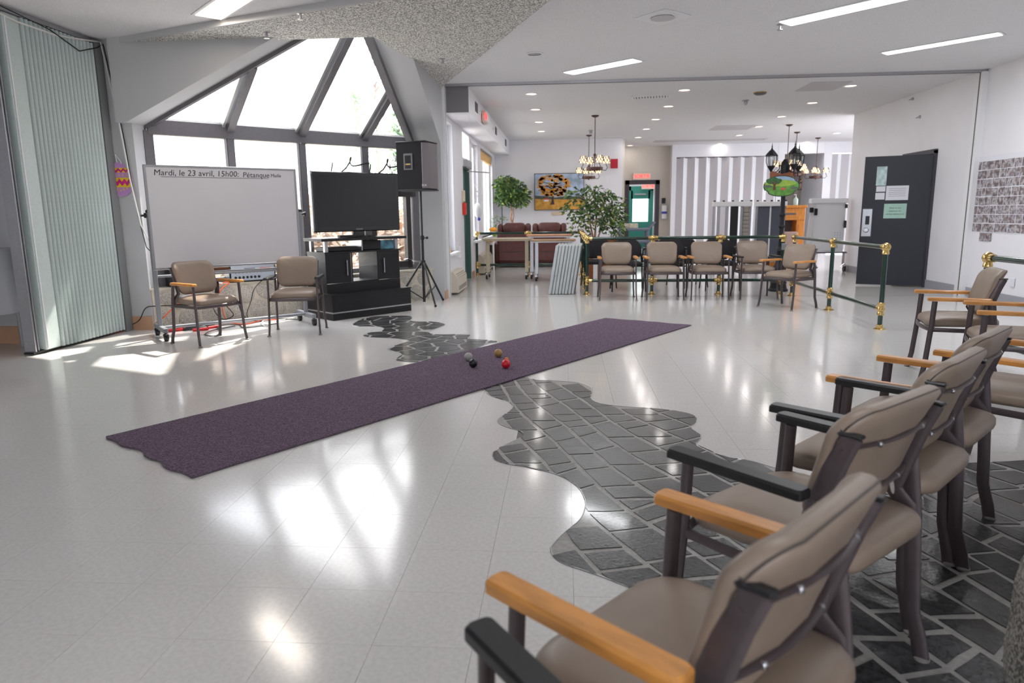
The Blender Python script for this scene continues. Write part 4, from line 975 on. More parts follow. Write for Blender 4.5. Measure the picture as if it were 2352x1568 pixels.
# ================================================================== SILL EQUIPMENT
def onsill(x, off=0): return (x, x+12.33+off+.11)
mx = thing('mixer_amplifier', 'silver powered mixer with rows of knobs on the stone sill behind the whiteboard', 'mixer', (*onsill(-3.95), .476), PI/4)
MB().rbox(-.29, .29, -.10, .10, .015, .27, .006).build('case', M_black, mx); 
fpn = MB().box(-.27, .27, -.106, -.10, .02, .262).build('front_panel', mat('silver_panel', (178, 186, 196), .35, .3), mx)
for i in range(8): MB().lathe([(.001, 0), (.009, 0), (.009, -.01), (.001, -.012)], (-.22+i*.045, -.106, .12), 8, 'y').build('knob', M_black, fpn, True)
for i in range(7): MB().lathe([(.001, 0), (.016, 0), (.016, -.008), (.001, -.008)], (-.22+i*.048, -.106, .06), 10, 'y').build('jack', M_black, fpn, True)
for i in range(8): MB().lathe([(.001, 0), (.008, 0), (.008, -.01), (.001, -.012)], (-.22+i*.04, -.106, .225), 8, 'y').build('knob', mat('blue_knob', (80, 90, 190), .4), fpn, True)
for i in range(9): MB().box(.13+i*.014, .136+i*.014, -.112, -.106, .205, .235).build('slider', M_frame, fpn)
for x in (-.25, .25): MB().box(x-.02, x+.02, -.08, .08, 0, .016).build('rubber_foot', M_black, mx)
solo(MB().rbox(-.2, .2, -.1, .1, 0, .26, .008).box(-.19, .19, -.103, -.10, .12, .13), 'equipment_case', M_black, 'black equipment case on the stone sill left of the silver mixer', 'case', loc=(*onsill(-4.5), .476), rz=PI/4, smooth=False)
# cables and jumper leads on floor
def cab(name, lb, pts, r_, m, cat='cable'): 
    P = [Vector(p) for p in pts]; out = []
    for i in range(len(P)-1):
        p0_, p1_, p2_, p3_ = P[max(i-1, 0)], P[i], P[i+1], P[min(i+2, len(P)-1)]
        for k in range(6):
            t_ = k/6; out.append(.5*((2*p1_)+(-p0_+p2_)*t_+(2*p0_-5*p1_+4*p2_-p3_)*t_*t_+(-p0_+3*p1_-3*p2_+p3_)*t_**3))
    out.append(P[-1]); return solo(MB().tube(out, r_, n=6), name, m, lb, cat)
Gz = lambda u, v, z=.01: (*G(u, v, z), z)
Wn = lambda u, v, c=12.2: tuple(PL(u, v, (-1, 1, 0), (0, c, 0)))
M_or = mat('orange_cable', (240, 96, 40), .45)
cab('extension_cord', 'orange extension cord looping from the mixer to the partition', [Gz(245, 768), Gz(290, 758), Gz(335, 751), Wn(368, 735, 12.22), Wn(400, 705), Wn(440, 675), Wn(470, 662, 12.22), (*onsill(-4.1, -.13), .49), Wn(505, 668, 12.22), Wn(508, 690, 12.2), Wn(512, 715, 12.15), Gz(524, 738), Gz(560, 744), Gz(600, 736), Gz(640, 733)], .007, M_or, 'cord')
cab('power_cable', 'black cable rising from the partition foot towards the sill', [Gz(268, 757), Gz(290, 750, .03), (-4.86, 7.52, .12), (-4.77, 7.53, .26), (-4.66, 7.58, .28), (-4.4, 7.80, .27), (-4.2, 8.0, .36)], .006, M_black)
cab('power_cable', 'black cable hanging in a loop below the mixer', [(*onsill(-4.25, -.12), .48), (-4.15, 8.03, .40), (-4.20, 7.98, .2), (-4.12, 8.02, .06), (-4.02, 8.1, .1), (-4.08, 8.05, .24), (-4.0, 8.15, .3), (-3.92, 8.2, .05), (-3.7, 8.35, .02), (-3.3, 8.3, .012)], .006, M_black)
cab('power_cable', 'black cable lying on the floor in a long loop before the stone sill', [Gz(640, 742), Gz(600, 748), Gz(560, 752), Gz(545, 745), Gz(500, 748), Gz(505, 760), Gz(495, 771), Gz(470, 768), Gz(490, 758), Gz(540, 748)], .006, M_black)
cab('microphone_cable', 'thin black cable falling from the right end of the mixer', [(*onsill(-3.8, -.12), .49), (-3.83, 8.32, .40), (-3.86, 8.26, .25), (-3.9, 8.2, .08), (-3.8, 8.2, .012), (-3.6, 8.2, .012)], .005, M_black)
cab('data_cable', 'white cord curled on the floor under the whiteboard', [Gz(600, 742), Gz(606, 736), Gz(620, 738), Gz(612, 748), Gz(602, 746), Gz(605, 740), Gz(640, 736), Gz(680, 728)], .006, mat('white_cable_skin', (220, 218, 214), .5))
jt = thing('jumper_cables', 'red and black clamps and coiled leads under the whiteboard', 'cables', (*G(450, 757), 0), .5)
M_rd = mat('red_plastic', (214, 40, 40), .4)
for x, y, a, m in ((-.12, .1, .3, M_rd), (.05, -.12, .2, M_rd), (.2, .02, .5, M_rd), (-.22, -.02, .1, M_rd), (-.02, .02, .4, M_black), (.12, .12, .1, M_black)):
    s_ = MB().rbox(-.085, .085, -.013, .013, .002, .032, .006); s_.xf(Matrix.Translation((x, y, 0)) @ Matrix.Rotation(a, 4, 'Z')); s_.build('clamp_handle', m, jt)
for k in range(3): MB().tube([((.14-.02*k)*math.cos(a)+.0, (.07-.008*k)*math.sin(a), .012+.012*k) for a in [2*PI*i/24 for i in range(24)]], .008, n=6, closed=True).build('lead_coil', M_black, jt, True)
# curled wire decoration on the window
for x0_, lb in ((-3.15, 'curling black ribbon wire across the window above the television'), (-2.74, 'curling black ribbon wire on the pane next to the loudspeaker')):
    pts = []
    for i in range(60):
        f = i/59; a = f*4*PI; x = f*.40+.045*math.sin(a*1.0+2); z = 1.93+.05*math.cos(a)-.06*math.sin(f*2*PI)+.07*(math.exp(-((f-.55)/.12)**2))
        pts.append((x0_+x, x0_+x+12.5, z))
    o = solo(MB().tube(pts, .010, .005, 6, (1, -1, 0)), 'wire_ornament', M_black, lb, 'ornament', 'window wire ornaments')
lt = thing('string_lights', 'string of white tear shaped bulbs hanging beside the loudspeaker', 'string lights', (-2.44, 10.10, 1.65))
MB().tube([(0, 0, .5), (.02, .02, .3), (-.02, -.02, .1), (.0, 0, -.1), (.01, .01, -.6)], .004, n=5).build('wire', M_frame, lt)
for z, d in ((.42, .02), (.3, -.05), (.2, -.03), (.06, -.04), (.2, .06)): MB().ball((d, d, z), .022, 8, 6, (1, 1, 2)).build('bulb', M_white, lt, True)
MB_ = MB().rbox(-.05, .05, -.004, .004, -.03, .03, .001); solo(MB_, 'paper_tag', M_paper, 'small white tag taped on the bay frame by a white cross', 'tag', loc=(-3.50, 9.02, 2.235), rz=PI/4, smooth=False)
solo(MB().box(-.035, .035, -.006, .004, -.009, .009).box(-.009, .009, -.006, .004, -.035, .035), 'cross', M_white, 'small white cross on the bay frame above the whiteboard', 'cross', loc=(-3.42, 9.10, 2.235), rz=PI/4, smooth=False)

# ================================================================== RUG AND BALLS
rc = [G(243, 1006), G(440, 1100), G(1588, 748), G(1390, 732)]
def wav(a, b, n, amp, seed, sgn):
    r_ = random.Random(seed); d = Vector((b[0]-a[0], b[1]-a[1])); nn = Vector((d.y, -d.x)).normalized(); out = []
    for i in range(n): f = i/n; e = amp*(math.sin(f*9+seed)*.5+math.sin(f*23+seed*2)*.5)*math.sin(PI*f)**.5*sgn+r_.uniform(-.002, .002); out.append((a[0]+d.x*f+nn.x*e, a[1]+d.y*f+nn.y*e))
    return out
rp = wav(rc[0], rc[1], 30, .025, 1, 1)+wav(rc[1], rc[2], 60, .004, 2, 1)+wav(rc[2], rc[3], 30, .02, 3, 1)+wav(rc[3], rc[0], 90, .006, 4, 1)
M_rug = mat('plum_carpet', (104, 88, 104), .95, noise=.45, nscale=110, bump=.6, bscale=260, spec=.2)
rug = solo(MB().prism(rp, .0055, .0125), 'carpet_runner', M_rug, 'long plum purple carpet runner laid diagonally over the floor', 'rug', smooth=False)
RG = 'soft boules on the runner'
def bball(u, v, rr, c, lb, name='boule', rough=.32):
    p = G(u, v, .0125+rr); t = thing(name, lb, 'ball', (p[0], p[1], .0125+rr), random.uniform(0, 6), RG)
    m = mat('%s_%s_skin' % (lb.split()[0], name), c, rough, noise=.06, nscale=30, bump=.04, bscale=120); MB().ball((0, 0, 0), rr, 28, 18).build('shell', m, t, True, ang=180)
    if rr > .03: MB().tube([(rr*1.0*math.cos(a), rr*1.0*math.sin(a), 0) for a in [2*PI*i/40 for i in range(40)]], .0008, n=4, closed=True).build('seam', m, t, True); MB().lathe([(.001, rr*.999), (.005, rr*.998), (.005, rr*.985), (.001, rr*.985)], n=10).build('valve', M_black, t, True)
bball(1076, 819, .037, (158, 156, 152), 'silver grey ball behind the black ball on the runner')
bball(1087, 833.5, .037, (24, 26, 34), 'black ball in front of the grey ball on the runner')
bball(1144.5, 810.5, .037, (160, 124, 72), 'tan gold ball farthest back on the runner')
bball(1162, 835.5, .037, (206, 22, 44), 'bright red ball nearest the viewer on the runner')
bball(1163.5, 825, .018, (240, 110, 50), 'tiny orange jack ball touching the red ball', 'jack_ball')

# ================================================================== STACK OF FOLDED TABLES
M_ft = mat('grey_table_plastic', (188, 194, 196), .4, noise=.02, nscale=20, bump=.06, bscale=120)
base = Vector((-.12, 11.15, 0)); f0 = None
lbs = ['leftmost grey folded table of the leaning stack', 'second grey folded table from the left in the leaning stack', 'third grey folded table from the left in the leaning stack', 'fourth grey folded table, middle of the leaning stack', 'fifth grey folded table from the left in the leaning stack', 'sixth grey folded table from the left in the leaning stack', 'seventh grey folded table from the left in the leaning stack', 'rightmost grey folded table against the railing post']
for i in range(8):
    if f0 is None:
        f0 = thing('folded_table', lbs[0], 'folding table', (0, 0, 0), 0, 'grey folded tables')
        Mx = Matrix.Rotation(.155, 4, 'Y')
        MB().rbox(-.0225, .0225, -.02, .80, .0, .78, .01).xf(Mx).build('table_top', M_ft, f0)
        MB().box(.0232, .0268, -.012, .79, .004, .772).xf(Mx).build('gap_shade', mat('gap_shade_grey', (84, 88, 92), .6), f0)  # dark plate in the gap, painting the shade line between neighbouring tables
        MB().rbox(-.016, .016, -.028, -.018, .3, .46, .003).xf(Mx).build('latch', M_ft, f0); t = f0
    else: t = dup(f0, (0, 0, 0), 0, lbs[i])
    t.location = (-.225+i*.051, 11.0+.01*math.sin(i*2.1), .004); t.rotation_euler.z = -.05

# ================================================================== LAMP POST WITH SIGN
lp = thing('lamp_post', 'black cast iron lamp post with three glass lanterns in the back room', 'lamp post', (3.42, 11.36))
MB().lathe([(.15, 0), (.15, .03), (.13, .05), (.12, .12), (.13, .14), (.10, .18), (.09, .34), (.10, .36), (.085, .40), (.06, .46), (.05, .62), (.06, .64), (.05, .67), (.04, .7)], n=20).build('base', M_iron, lp, True)
MB().cyl((0, 0, .68), (0, 0, 1.85), .034).build('pole', M_iron, lp, True)
for z in (1.02, 1.2): MB().lathe([(.034, z-.03), (.045, z-.015), (.05, z), (.045, z+.015), (.034, z+.03)], n=16).build('ring', M_iron, lp, True)
MB().lathe([(.035, 1.72), (.06, 1.74), (.065, 1.80), (.065, 1.95), (.05, 2.0), (.02, 2.05)], n=14).build('finial', M_iron, lp, True)
M_lg = glass_mat('lantern_glass', (.95, .97, .97))
def lantern(x, y, z):
    k = .62; S = lambda pr: [(r0*k, z0*k) for r0, z0 in pr]
    ln = MB().lathe(S([(.004, 0), (.014, .01), (.014, .12), (.024, .13), (.05, .17), (.09, .23), (.10, .24), (.10, .26)]), (x, y, z), 12).build('lantern', M_iron, lp, True)
    MB().lathe(S([(.150, .50), (.155, .51), (.11, .57), (.055, .63), (.026, .655), (.022, .68), (.010, .70), (.018, .72), (.010, .74), (.004, .80), (.001, .81)]), (x, y, z), 8).build('roof', M_iron, ln)
    for j in range(8):
        a = 2*PI*j/8; c, s = math.cos(a)*k, math.sin(a)*k; MB().tube([(x+c*.095, y+s*.095, z+.25*k), (x+c*.125, y+s*.125, z+.33*k), (x+c*.132, y+s*.132, z+.41*k), (x+c*.125, y+s*.125, z+.51*k)], .004, n=5).build('rib', M_iron, ln)
    MB().lathe(S([(.09, .25), (.12, .33), (.126, .41), (.12, .50)]), (x, y, z), 8, caps=False).build('lantern_glass', M_lg, ln)
    MB().cyl((x, y, z+.24*k), (x, y, z+.38*k), .010).build('candle', M_white, ln, True)
def arm_(x, y):
    L = math.hypot(x, y); c, s = x/L, y/L
    MB().tube([(c*.04, s*.04, 1.95), (c*.08, s*.08, 1.96), (c*.09, s*.09, 1.90), (c*.13, s*.13, 1.86), (c*.18, s*.18, 1.845), (x, y, 1.845)], .009, n=7).build('arm', M_iron, lp, True)
    for z in (1.86, 1.95): MB().ball((c*.09, s*.09, z), .014, 8, 6).build('scroll', M_iron, lp, True)
for x, y, z in ((-.22, -.04, 1.79), (.07, -.22, 1.80), (.24, .12, 1.79)):
    lantern(x, y, z); arm_(x, y)
# sign
sg = thing('painted_sign', 'scalloped wooden sign with painted tree and meadow hung on the lamp post', 'sign', (3.36, 11.29, 1.64), -.02)
def sp_(t):
    x = .268*math.cos(t); y = .155*math.sin(t); k = 1-.10*max(0, math.cos(4*t+PI))**3; return (x*k, y*k)
so_ = []
for i in range(64):
    t_ = 2*PI*i/64; x, y = .27*math.copysign(abs(math.cos(t_))**.95, math.cos(t_)), .16*math.sin(t_)
    if abs(abs(math.cos(t_))-.83) < .07: x *= .94; y *= .9
    so_.append((x, y))
onw = lambda poly, d, t=.004: MB().slab([(x, -d, z) for x, z in poly], (0, -t, 0))
onw(so_, 0, .018).build('board', mat('sign_edge', (18, 40, 34), .4), sg)
f_s = [(x*.955, z*.93) for x, z in so_]
onw(f_s, .018, .002).build('painted_meadow', mat('painted_grass', (96, 150, 62), .5, noise=.3, nscale=14), sg)
onw([(x, z) for x, z in f_s if z > .055], .0205, .001).build('painted_sky', mat('painted_sky_blue', (150, 178, 200), .5, noise=.1, nscale=10), sg)
onw([(-.02+.24*math.cos(a), .045+.05*math.sin(a)) for a in [PI*2*i/24 for i in range(24)]], .0217, .001).build('painted_hill', mat('painted_light_green', (150, 180, 70), .5, noise=.15, nscale=14), sg)
onw([(-.12+.12*math.cos(a), .08+.05*math.sin(a)*(1+.2*math.sin(5*a))) for a in [PI*2*i/28 for i in range(28)]], .0229, .001).build('painted_foliage', mat('painted_dark_green', (48, 96, 50), .5, noise=.3, nscale=30), sg)
onw([(-.13, -.06), (-.08, -.055), (-.095, .0), (-.07, .06), (-.09, .075), (-.11, .03), (-.135, .07), (-.15, .06), (-.12, .0)], .0241, .001).build('painted_trunk', mat('painted_brown', (98, 58, 40), .5), sg)
onw([(-.02, -.05), (.05, -.062), (.06, -.03), (.01, -.022)], .0229, .001).build('painted_blanket', mat('painted_pink', (214, 90, 84), .5), sg)
for x, z in ((-.2, .0), (.19, -.03)): onw([(x+.055*math.cos(a), z+.022*math.sin(a)) for a in [PI*2*i/16 for i in range(16)]], .0229, .001).build('painted_rock', mat('painted_grey', (98, 104, 96), .5), sg)
cr_ = [(-.17, .06), (-.18, .2), (-.14, .235), (-.09, .205), (0, .185), (.09, .205), (.13, .235), (.17, .2), (.16, .06)]
MB().slab([(x, .0, z) for x, z in cr_], (0, .015, 0)).build('backing_crest', mat('red_brown_wood', (140, 78, 46), .5, noise=.15, nscale=15), sg)

# ================================================================== CHANDELIERS
M_rust = mat('rust_bronze', (88, 62, 58), .45, .5)
M_shade = mat('lit_mosaic_shade', (255, 240, 210), .5, emit=(255, 226, 176), estr=1.0)
def chand():
    t = thing('chandelier', '', 'chandelier')
    MB().lathe([(.075, 0), (.075, -.012), (.05, -.03), (.015, -.04)], n=16).build('canopy', M_rust, t, True)
    MB().cyl((0, 0, -.03), (0, 0, -.76), .008).build('chain', M_rust, t, True); MB().ball((0, 0, -.76), .03, 10, 8).build('hub_knob', M_rust, t, True)
    MB().cyl((0, 0, -.76), (0, 0, -1.05), .007).build('rod', M_rust, t, True)
    MB().lathe([(.155, -1.06), (.165, -1.06), (.165, -1.0), (.155, -1.0)], n=22, caps=False).build('ring_band', M_rust, t, True)
    MB().ball((0, 0, -1.07), .02, 8, 6).build('finial', M_rust, t, True)
    for k in range(4):
        a = .35+PI/2*k; c, s = math.cos(a), math.sin(a)
        MB().tube([(c*.15, s*.15, -1.05), (c*.24, s*.24, -1.06), (c*.28, s*.28, -1.0), (c*.25, s*.25, -.96), (c*.25, s*.25, -.90)], .007, n=6).build('arm', M_rust, t, True)
        MB().tube([(c*.16, s*.16, -1.0), (c*.06, s*.06, -.9), (c*.02, s*.02, -.78)], .004, n=5).build('brace', M_rust, t, True)
        sh = MB().lathe([(.078, -.915), (.072, -.86), (.05, -.80), (.03, -.785)], (c*.25, s*.25, 0), 14, caps=False).build('lamp_shade', M_shade, t, True)
        lat = MB()
        for j in range(7):
            for d in (1, -1):
                pts = []
                for q_ in range(6):
                    f = q_/5; r_ = .081-.03*f**1.6; b = 2*PI*j/7+d*f*1.1; pts.append((c*.25+r_*math.cos(b), s*.25+r_*math.sin(b), -.915+.125*f))
                lat.tube(pts, .0065, n=4)
        lat.build('shade_lattice', M_rust, sh)
    return t
ch = None
for u, v, lb in ((1367, 265, 'chandelier hanging nearest, above the ficus by the railing'), (1353, 310, 'chandelier farther back, low behind the nearest one and before the painting wall'), (1813, 286, 'chandelier hanging just behind the lamp post lanterns'), (1831, 303, 'middle chandelier of the three behind the lamp post'), (1879, 316, 'chandelier farthest right, before the niche picture')):
    p = G(u, v, CZ)
    if ch is None: ch = chand(); ch.location = (p[0], p[1], CZ); ch['label'] = lb; ch['group'] = 'bronze chandeliers'
    else: dup(ch, (p[0], p[1], CZ), .4*v, lb, 'bronze chandeliers')

# ================================================================== BACK ROOM
# striped folding doors
M_sg = mat('grey_panel', (196, 192, 196), .45); M_sw = mat('white_panel', (240, 240, 244), .4)
fd = thing('folding_door', 'wide grey and white striped folding door across the back wall', 'folding door', (3.25, 21.1))
w = (6.20-3.27)/9
for i in range(9):
    x = i*w
    MB().slab([(x, 0, .02), (x+w*.62, -.10, .02), (x+w*.62, -.10, 2.8), (x, 0, 2.8)], (0, .02, 0)).build('panel', M_sg, fd)
    MB().slab([(x+w*.62, -.10, .02), (x+w, 0, .02), (x+w, 0, 2.8), (x+w*.62, -.10, 2.8)], (0, .02, 0)).build('panel', M_sw, fd)['label'] = 'bright white fold'
MB().box(-.05, 3.0, -.06, .05, 2.79, 2.83).build('track', M_frame, fd)
fd2 = thing('folding_door', 'narrow striped folding door right of the niche near the black door', 'folding door', (7.6, 21.1))
for i in range(6):
    x = i*.31
    MB().slab([(x, 0, .02), (x+.19, -.08, .02), (x+.19, -.08, 2.84), (x, 0, 2.84)], (0, .02, 0)).build('panel', M_sg, fd2)
    MB().slab([(x+.19, -.08, .02), (x+.31, 0, .02), (x+.31, 0, 2.84), (x+.19, -.08, 2.84)], (0, .02, 0)).build('panel', M_sw, fd2)['label'] = 'bright white fold'
# exit signs
M_red = mat('red_lit_lettering', (255, 60, 60), .4, emit=(255, 40, 50), estr=1.6)
def exitsign(c, w_, h_, lb, rz=0):
    t = thing('exit_sign', lb, 'exit sign', c, rz); MB().rbox(-w_/2, w_/2, -.03, .03, -h_/2, h_/2, .008).build('housing', mat('sign_housing', (226, 206, 190), .5), t)
    text('lettering', 'SORTIE', h_*.70, M_red, t, TM((0, -.034, 0)), .001)
p = PY(1474, 405, 21.25); exitsign(tuple(p), .52, .2, 'lit red SORTIE sign over the dark framed exit doorway')
p = PY(1488, 428, 24.4); exitsign(tuple(p), .42, .18, 'second lit red SORTIE sign above the teal door inside the corridor')
p = PX(1112, 276, -1.42); exitsign((-1.41, p.y, 2.96), .34, .2, 'red exit sign on the side of the bulkhead seen edge on', PI/2)
solo(MB().rbox(-.04, .04, -.16, .16, -.1, .1, .02), 'emergency_light', M_white, 'white emergency light box on the bulkhead beside the exit sign', 'light', loc=(-1.41, 13.0, 2.99), smooth=False)
# painting
pc = thing('landscape_painting', 'large landscape painting of an orange leaved tree over golden fields', 'painting', (-.13, 18.88, 1.83))
MB().rbox(-.66, .66, -.03, .02, -.48, .48, .006).build('frame', M_frame, pc)
def flat(poly, d, m, nm, par): MB().slab([(x, -.03-d, z) for x, z in poly], (0, -.0015, 0)).build(nm, m, par)
flat([(-.64, -.46), (.64, -.46), (.64, .46), (-.64, .46)], 0, mat('painted_cloudy_sky', (170, 190, 215), .5, noise=.3, nscale=5), 'canvas_sky', pc)
flat([(-.64, -.46), (.64, -.46), (.64, -.20), (-.64, -.16)], .002, mat('painted_gold_field', (214, 160, 66), .5, noise=.2, nscale=10), 'canvas_field', pc)
flat([(-.64, -.18), (.64, -.21), (.64, -.14), (.2, -.12), (-.1, -.15), (-.4, -.11), (-.64, -.09)], .004, mat('painted_far_wood', (78, 84, 72), .5, noise=.4, nscale=30), 'canvas_woods', pc)
flat([(-.40, -.25), (-.28, -.25), (-.28, -.20), (-.40, -.20)], .006, M_white, 'canvas_house', pc); flat([(-.41, -.20), (-.27, -.20), (-.29, -.165), (-.39, -.165)], .0062, M_rd, 'canvas_house_roof', pc)
M_tk = mat('painted_dark_trunk', (62, 44, 48), .5); M_ol = mat('painted_orange_leaves', (226, 156, 60), .5, noise=.25, nscale=20)
rp_ = random.Random(11)
mb = MB(); mb.slab([(x, -.0395, z) for x, z in [(-.24, -.33), (-.12, -.33), (-.15, -.2), (-.14, -.1), (-.1, .1), (-.13, .3), (-.17, .1), (-.19, -.1), (-.2, -.25)]], (0, -.002, 0))
for k in range(26):
    a = rp_.uniform(.1, PI-.1); L = rp_.uniform(.25, .46); x0, z0 = -.16+rp_.uniform(-.02, .02), rp_.uniform(-.1, .25); x1, z1 = x0+math.cos(a)*L, min(.45, z0+math.sin(a)*L*.7)
    mb.slab([(x0, -.0395, z0-.012), (x1, -.0395, z1), (x0, -.0395, z0+.012)], (0, -.002, 0))
mb.build('painted_tree', M_tk, pc)
mb = MB()
for k in range(150):
    a = rp_.uniform(0, 2*PI); r_ = rp_.random()**.5; x, z = -.16+.44*r_*math.cos(a), .17+.29*r_*math.sin(a)
    if x < -.62 or z > .44: continue
    s_ = rp_.uniform(.015, .04); mb.slab([(x+s_*1.5*math.cos(b), -.042, z+s_*math.sin(b)) for b in (0, 1.1, 2.1, 3.1, 4.2, 5.2)], (0, -.001, 0))
mb.build('painted_leaves', M_ol, pc)
solo(MB().rbox(-.155, .155, -.01, .005, -.045, .045, .003), 'wall_plaque', mat('tan_plaque', (222, 200, 172), .5, noise=.05, nscale=60), 'small tan plaque under the landscape painting', 'plaque', loc=(-.17, 18.89, 1.26), smooth=False)
solo(MB().rbox(-.095, .095, -.02, .005, -.12, .12, .005), 'red_picture', mat('deep_red_panel', (186, 22, 50), .5), 'small solid red panel high on the wall right of the painting', 'picture', loc=(1.31, 18.88, 2.53), smooth=False)
solo(MB().rbox(-.07, .07, -.03, .005, -.07, .07, .012).mat(1).box(-.015, .015, -.034, -.03, -.02, .02), 'thermostat', [M_white, M_black], 'white thermostat at the right end of the painting wall', 'thermostat', loc=(1.34, 18.88, 1.62), smooth=False)
p = PY(1524, 461, 21.28); solo(MB().rbox(-.05, .05, -.03, .01, -.08, .08, .01), 'door_reader', M_black, 'small black box right of the exit doorway', 'wall box', loc=tuple(p), smooth=False)
p = PY(1525, 487, 21.26); solo(MB().rbox(-.08, .08, -.06, .01, -.2, .2, .02).mat(1).rbox(-.08, .08, -.065, -.05, -.05, .02, .005), 'soap_dispenser', [M_white, mat('blue_plastic', (50, 60, 170), .4)], 'white and blue gel dispenser beside the exit doorway', 'dispenser', loc=tuple(p), smooth=False)
# sofa (two recliner halves, back to the viewer)
M_lea = mat('brown_leather', (98, 56, 54), .38, noise=.12, nscale=12, bump=.15, bscale=60)
so = thing('recliner_sofa', 'brown leather two seat reclining sofa seen from behind', 'sofa', (-.77, 16.8))
for x0_, x1_ in ((-.83, -.015), (.015, .83)):
    MB().rbox(x0_+.02, x1_-.02, -.05, .9, .08, .45, .05).build('seat', M_lea, so, True)
    MB().rbox(x0_, x1_, -.10, .10, .12, .88, .05).build('back_shell', M_lea, so, True)
    def pf(u, v, w): return (u, w-.02, v)
    xm_ = (x0_+x1_)/2; b = MB().cushion(rrect(.56, .22, .10, 6), [(1, .03, -.13), (1, .0, -.06), (1, 0, .05), (1, .03, .12)], lambda u, v, w: (xm_+u, w-.02, .94+v+.012*math.cos(u*5)))
    b.build('head_cushion', M_lea, so, True, ang=80)
    for s in (-1, 1): MB().cushion(rrect(.14, .22, .06, 5), [(1, .02, -.11), (1, 0, -.05), (1, 0, .05), (1, .02, .1)], lambda u, v, w: (xm_+s*.335+u, w-.01, .93+v)).build('head_wing', M_lea, so, True, ang=80)
for s in (-1, 1): MB().rbox(s*.83-.09, s*.83+.09, -.02, .9, .08, .62, .07).build('arm', M_lea, so, True)
MB().box(-.8, .8, -.02, .8, .02, .1).build('base_frame', M_black, so)
for s in (-1, 1): MB().box(s*.42-.3, s*.42+.3, -.106, -.098, .36, .38).build('back_seam', M_seam, so)
# overbed tables
def overbed(x, y, z, L, m, lb, left=True, mleg=None):
    t = thing('overbed_table', lb, 'table', (x, y)); mleg = mleg or m
    MB().rbox(-L/2, L/2, -.2, .2, z-.03, z, .01).build('table_top', m, t); MB().rbox(-L/2+.03, L/2-.03, -.18, .18, z-.055, z-.03, .004).build('apron', mleg, t)
    for s in (-1, 1): MB().rbox(s*(L/2-.1)-.035, s*(L/2-.1)+.035, -.05, .02, .12, z-.05, .006).build('leg', mleg, t)
    for s in (-1, 1):
        x_ = s*(L/2-.1); MB().rbox(x_-.03, x_+.03, -.3, .25, .075, .12, .01).build('foot_bar', M_chrome, t)
        for yy in (-.27, .22): MB().lathe([(.001, -.018), (.035, -.018), (.04, 0), (.035, .018), (.001, .018)], (x_, yy, .04), 12, 'x').build('caster', M_black, t, True)
M_ctop = mat('cream_table_laminate', (212, 198, 172), .45)
overbed(-1.13, 13.9, .80, .98, M_ctop, 'cream overbed table on casters before the far railing')
overbed(-.28, 13.95, .86, .92, mat('peach_wood_top', (216, 158, 122), .45, noise=.1, nscale=10), 'peach topped overbed table right of the cream one', mleg=M_alu)
overbed(-.20, 13.45, .78, .85, mat('tan_wood_top', (176, 142, 104), .45, noise=.1, nscale=10), 'lower tan topped overbed table in front of the peach one', mleg=M_alu)
# ficus trees
M_bark = mat('pale_bark', (168, 128, 100), .8, noise=.2, nscale=30, bump=.3, bscale=60)
def ficus(name, lb, x, y, stems, blobs, nleaf, leafsize, cols, seed, pot=True):
    t = thing(name, lb, 'plant', (x, y)); r_ = random.Random(seed)
    if pot: MB().lathe([(.13, 0), (.18, .32), (.20, .33), (.20, .36), (.17, .36), (.165, .33), (.001, .32)], n=20).build('pot', mat('terracotta_basket', (150, 92, 60), .8, noise=.15, nscale=40), t, True)
    for pts, r0 in stems: MB().tube(pts, [r0*(1-.75*i/(len(pts)-1)) for i in range(len(pts))], n=7).build('stem', M_bark, t, True)
    mb = MB(); tw = MB()
    for i in range(nleaf):
        b = r_.choices(blobs, weights=[q[3]*q[4]*q[5] for q in blobs])[0]
        while True:
            v = Vector([r_.uniform(-1, 1) for _ in range(3)])
            if .25 < v.length < 1: break
        p = Vector((b[0]+v.x*b[3], b[1]+v.y*b[4], b[2]+v.z*b[5])); d = Vector((v.x+r_.uniform(-.6, .6), v.y+r_.uniform(-.6, .6), r_.uniform(-.9, .2))).normalized()
        s = d.cross(Vector((r_.uniform(-1, 1), r_.uniform(-1, 1), r_.uniform(-1, 1)))).normalized(); L = leafsize*r_.uniform(.7, 1.3); wd = L*.24
        mb.cur = r_.choices(range(len(cols)), weights=[5, 4, 1][:len(cols)])[0]
        nrm_ = d.cross(s)*wd*.35
        mb.add([p, p+d*L*.45+s*wd+nrm_, p+d*L, p+d*L*.45-s*wd+nrm_, p+d*L*.5], [(0, 4, 1), (1, 4, 2), (2, 4, 3), (3, 4, 0)])
        if i % 14 == 0: tw.tube([p, p+(Vector((b[0], b[1], b[2]-b[5]*.6))-p)*.7], .0035, n=4)
    o = mb.build('foliage', cols, t); o['kind'] = 'stuff'; tw.build('twigs', M_bark, t)['kind'] = 'stuff'
LG = [mat('leaf_mid_green', (92, 124, 66), .5, noise=.2, nscale=9), mat('leaf_dark_green', (52, 84, 48), .5), mat('leaf_yellow_green', (150, 168, 70), .5)]
ficus('potted_ficus', 'bushy ficus on a twisted bare trunk behind the brown sofa', -1.36, 18.25, [([(0, 0, .3), (.06, 0, .8), (-.02, 0, 1.15), (.01, 0, 1.35), (-.02, 0, 1.7), (.02, 0, 2.0)], .035), ([(0, 0, .35), (-.04, 0, .8), (.06, .02, 1.2), (.05, .02, 1.6)], .025)],
      [(0, 0, 1.85, .36, .34, .34), (-.15, 0, 2.05, .28, .3, .22), (.2, 0, 1.7, .26, .3, .25), (-.2, 0, 1.65, .22, .25, .2)], 1500, .11, LG, 21)
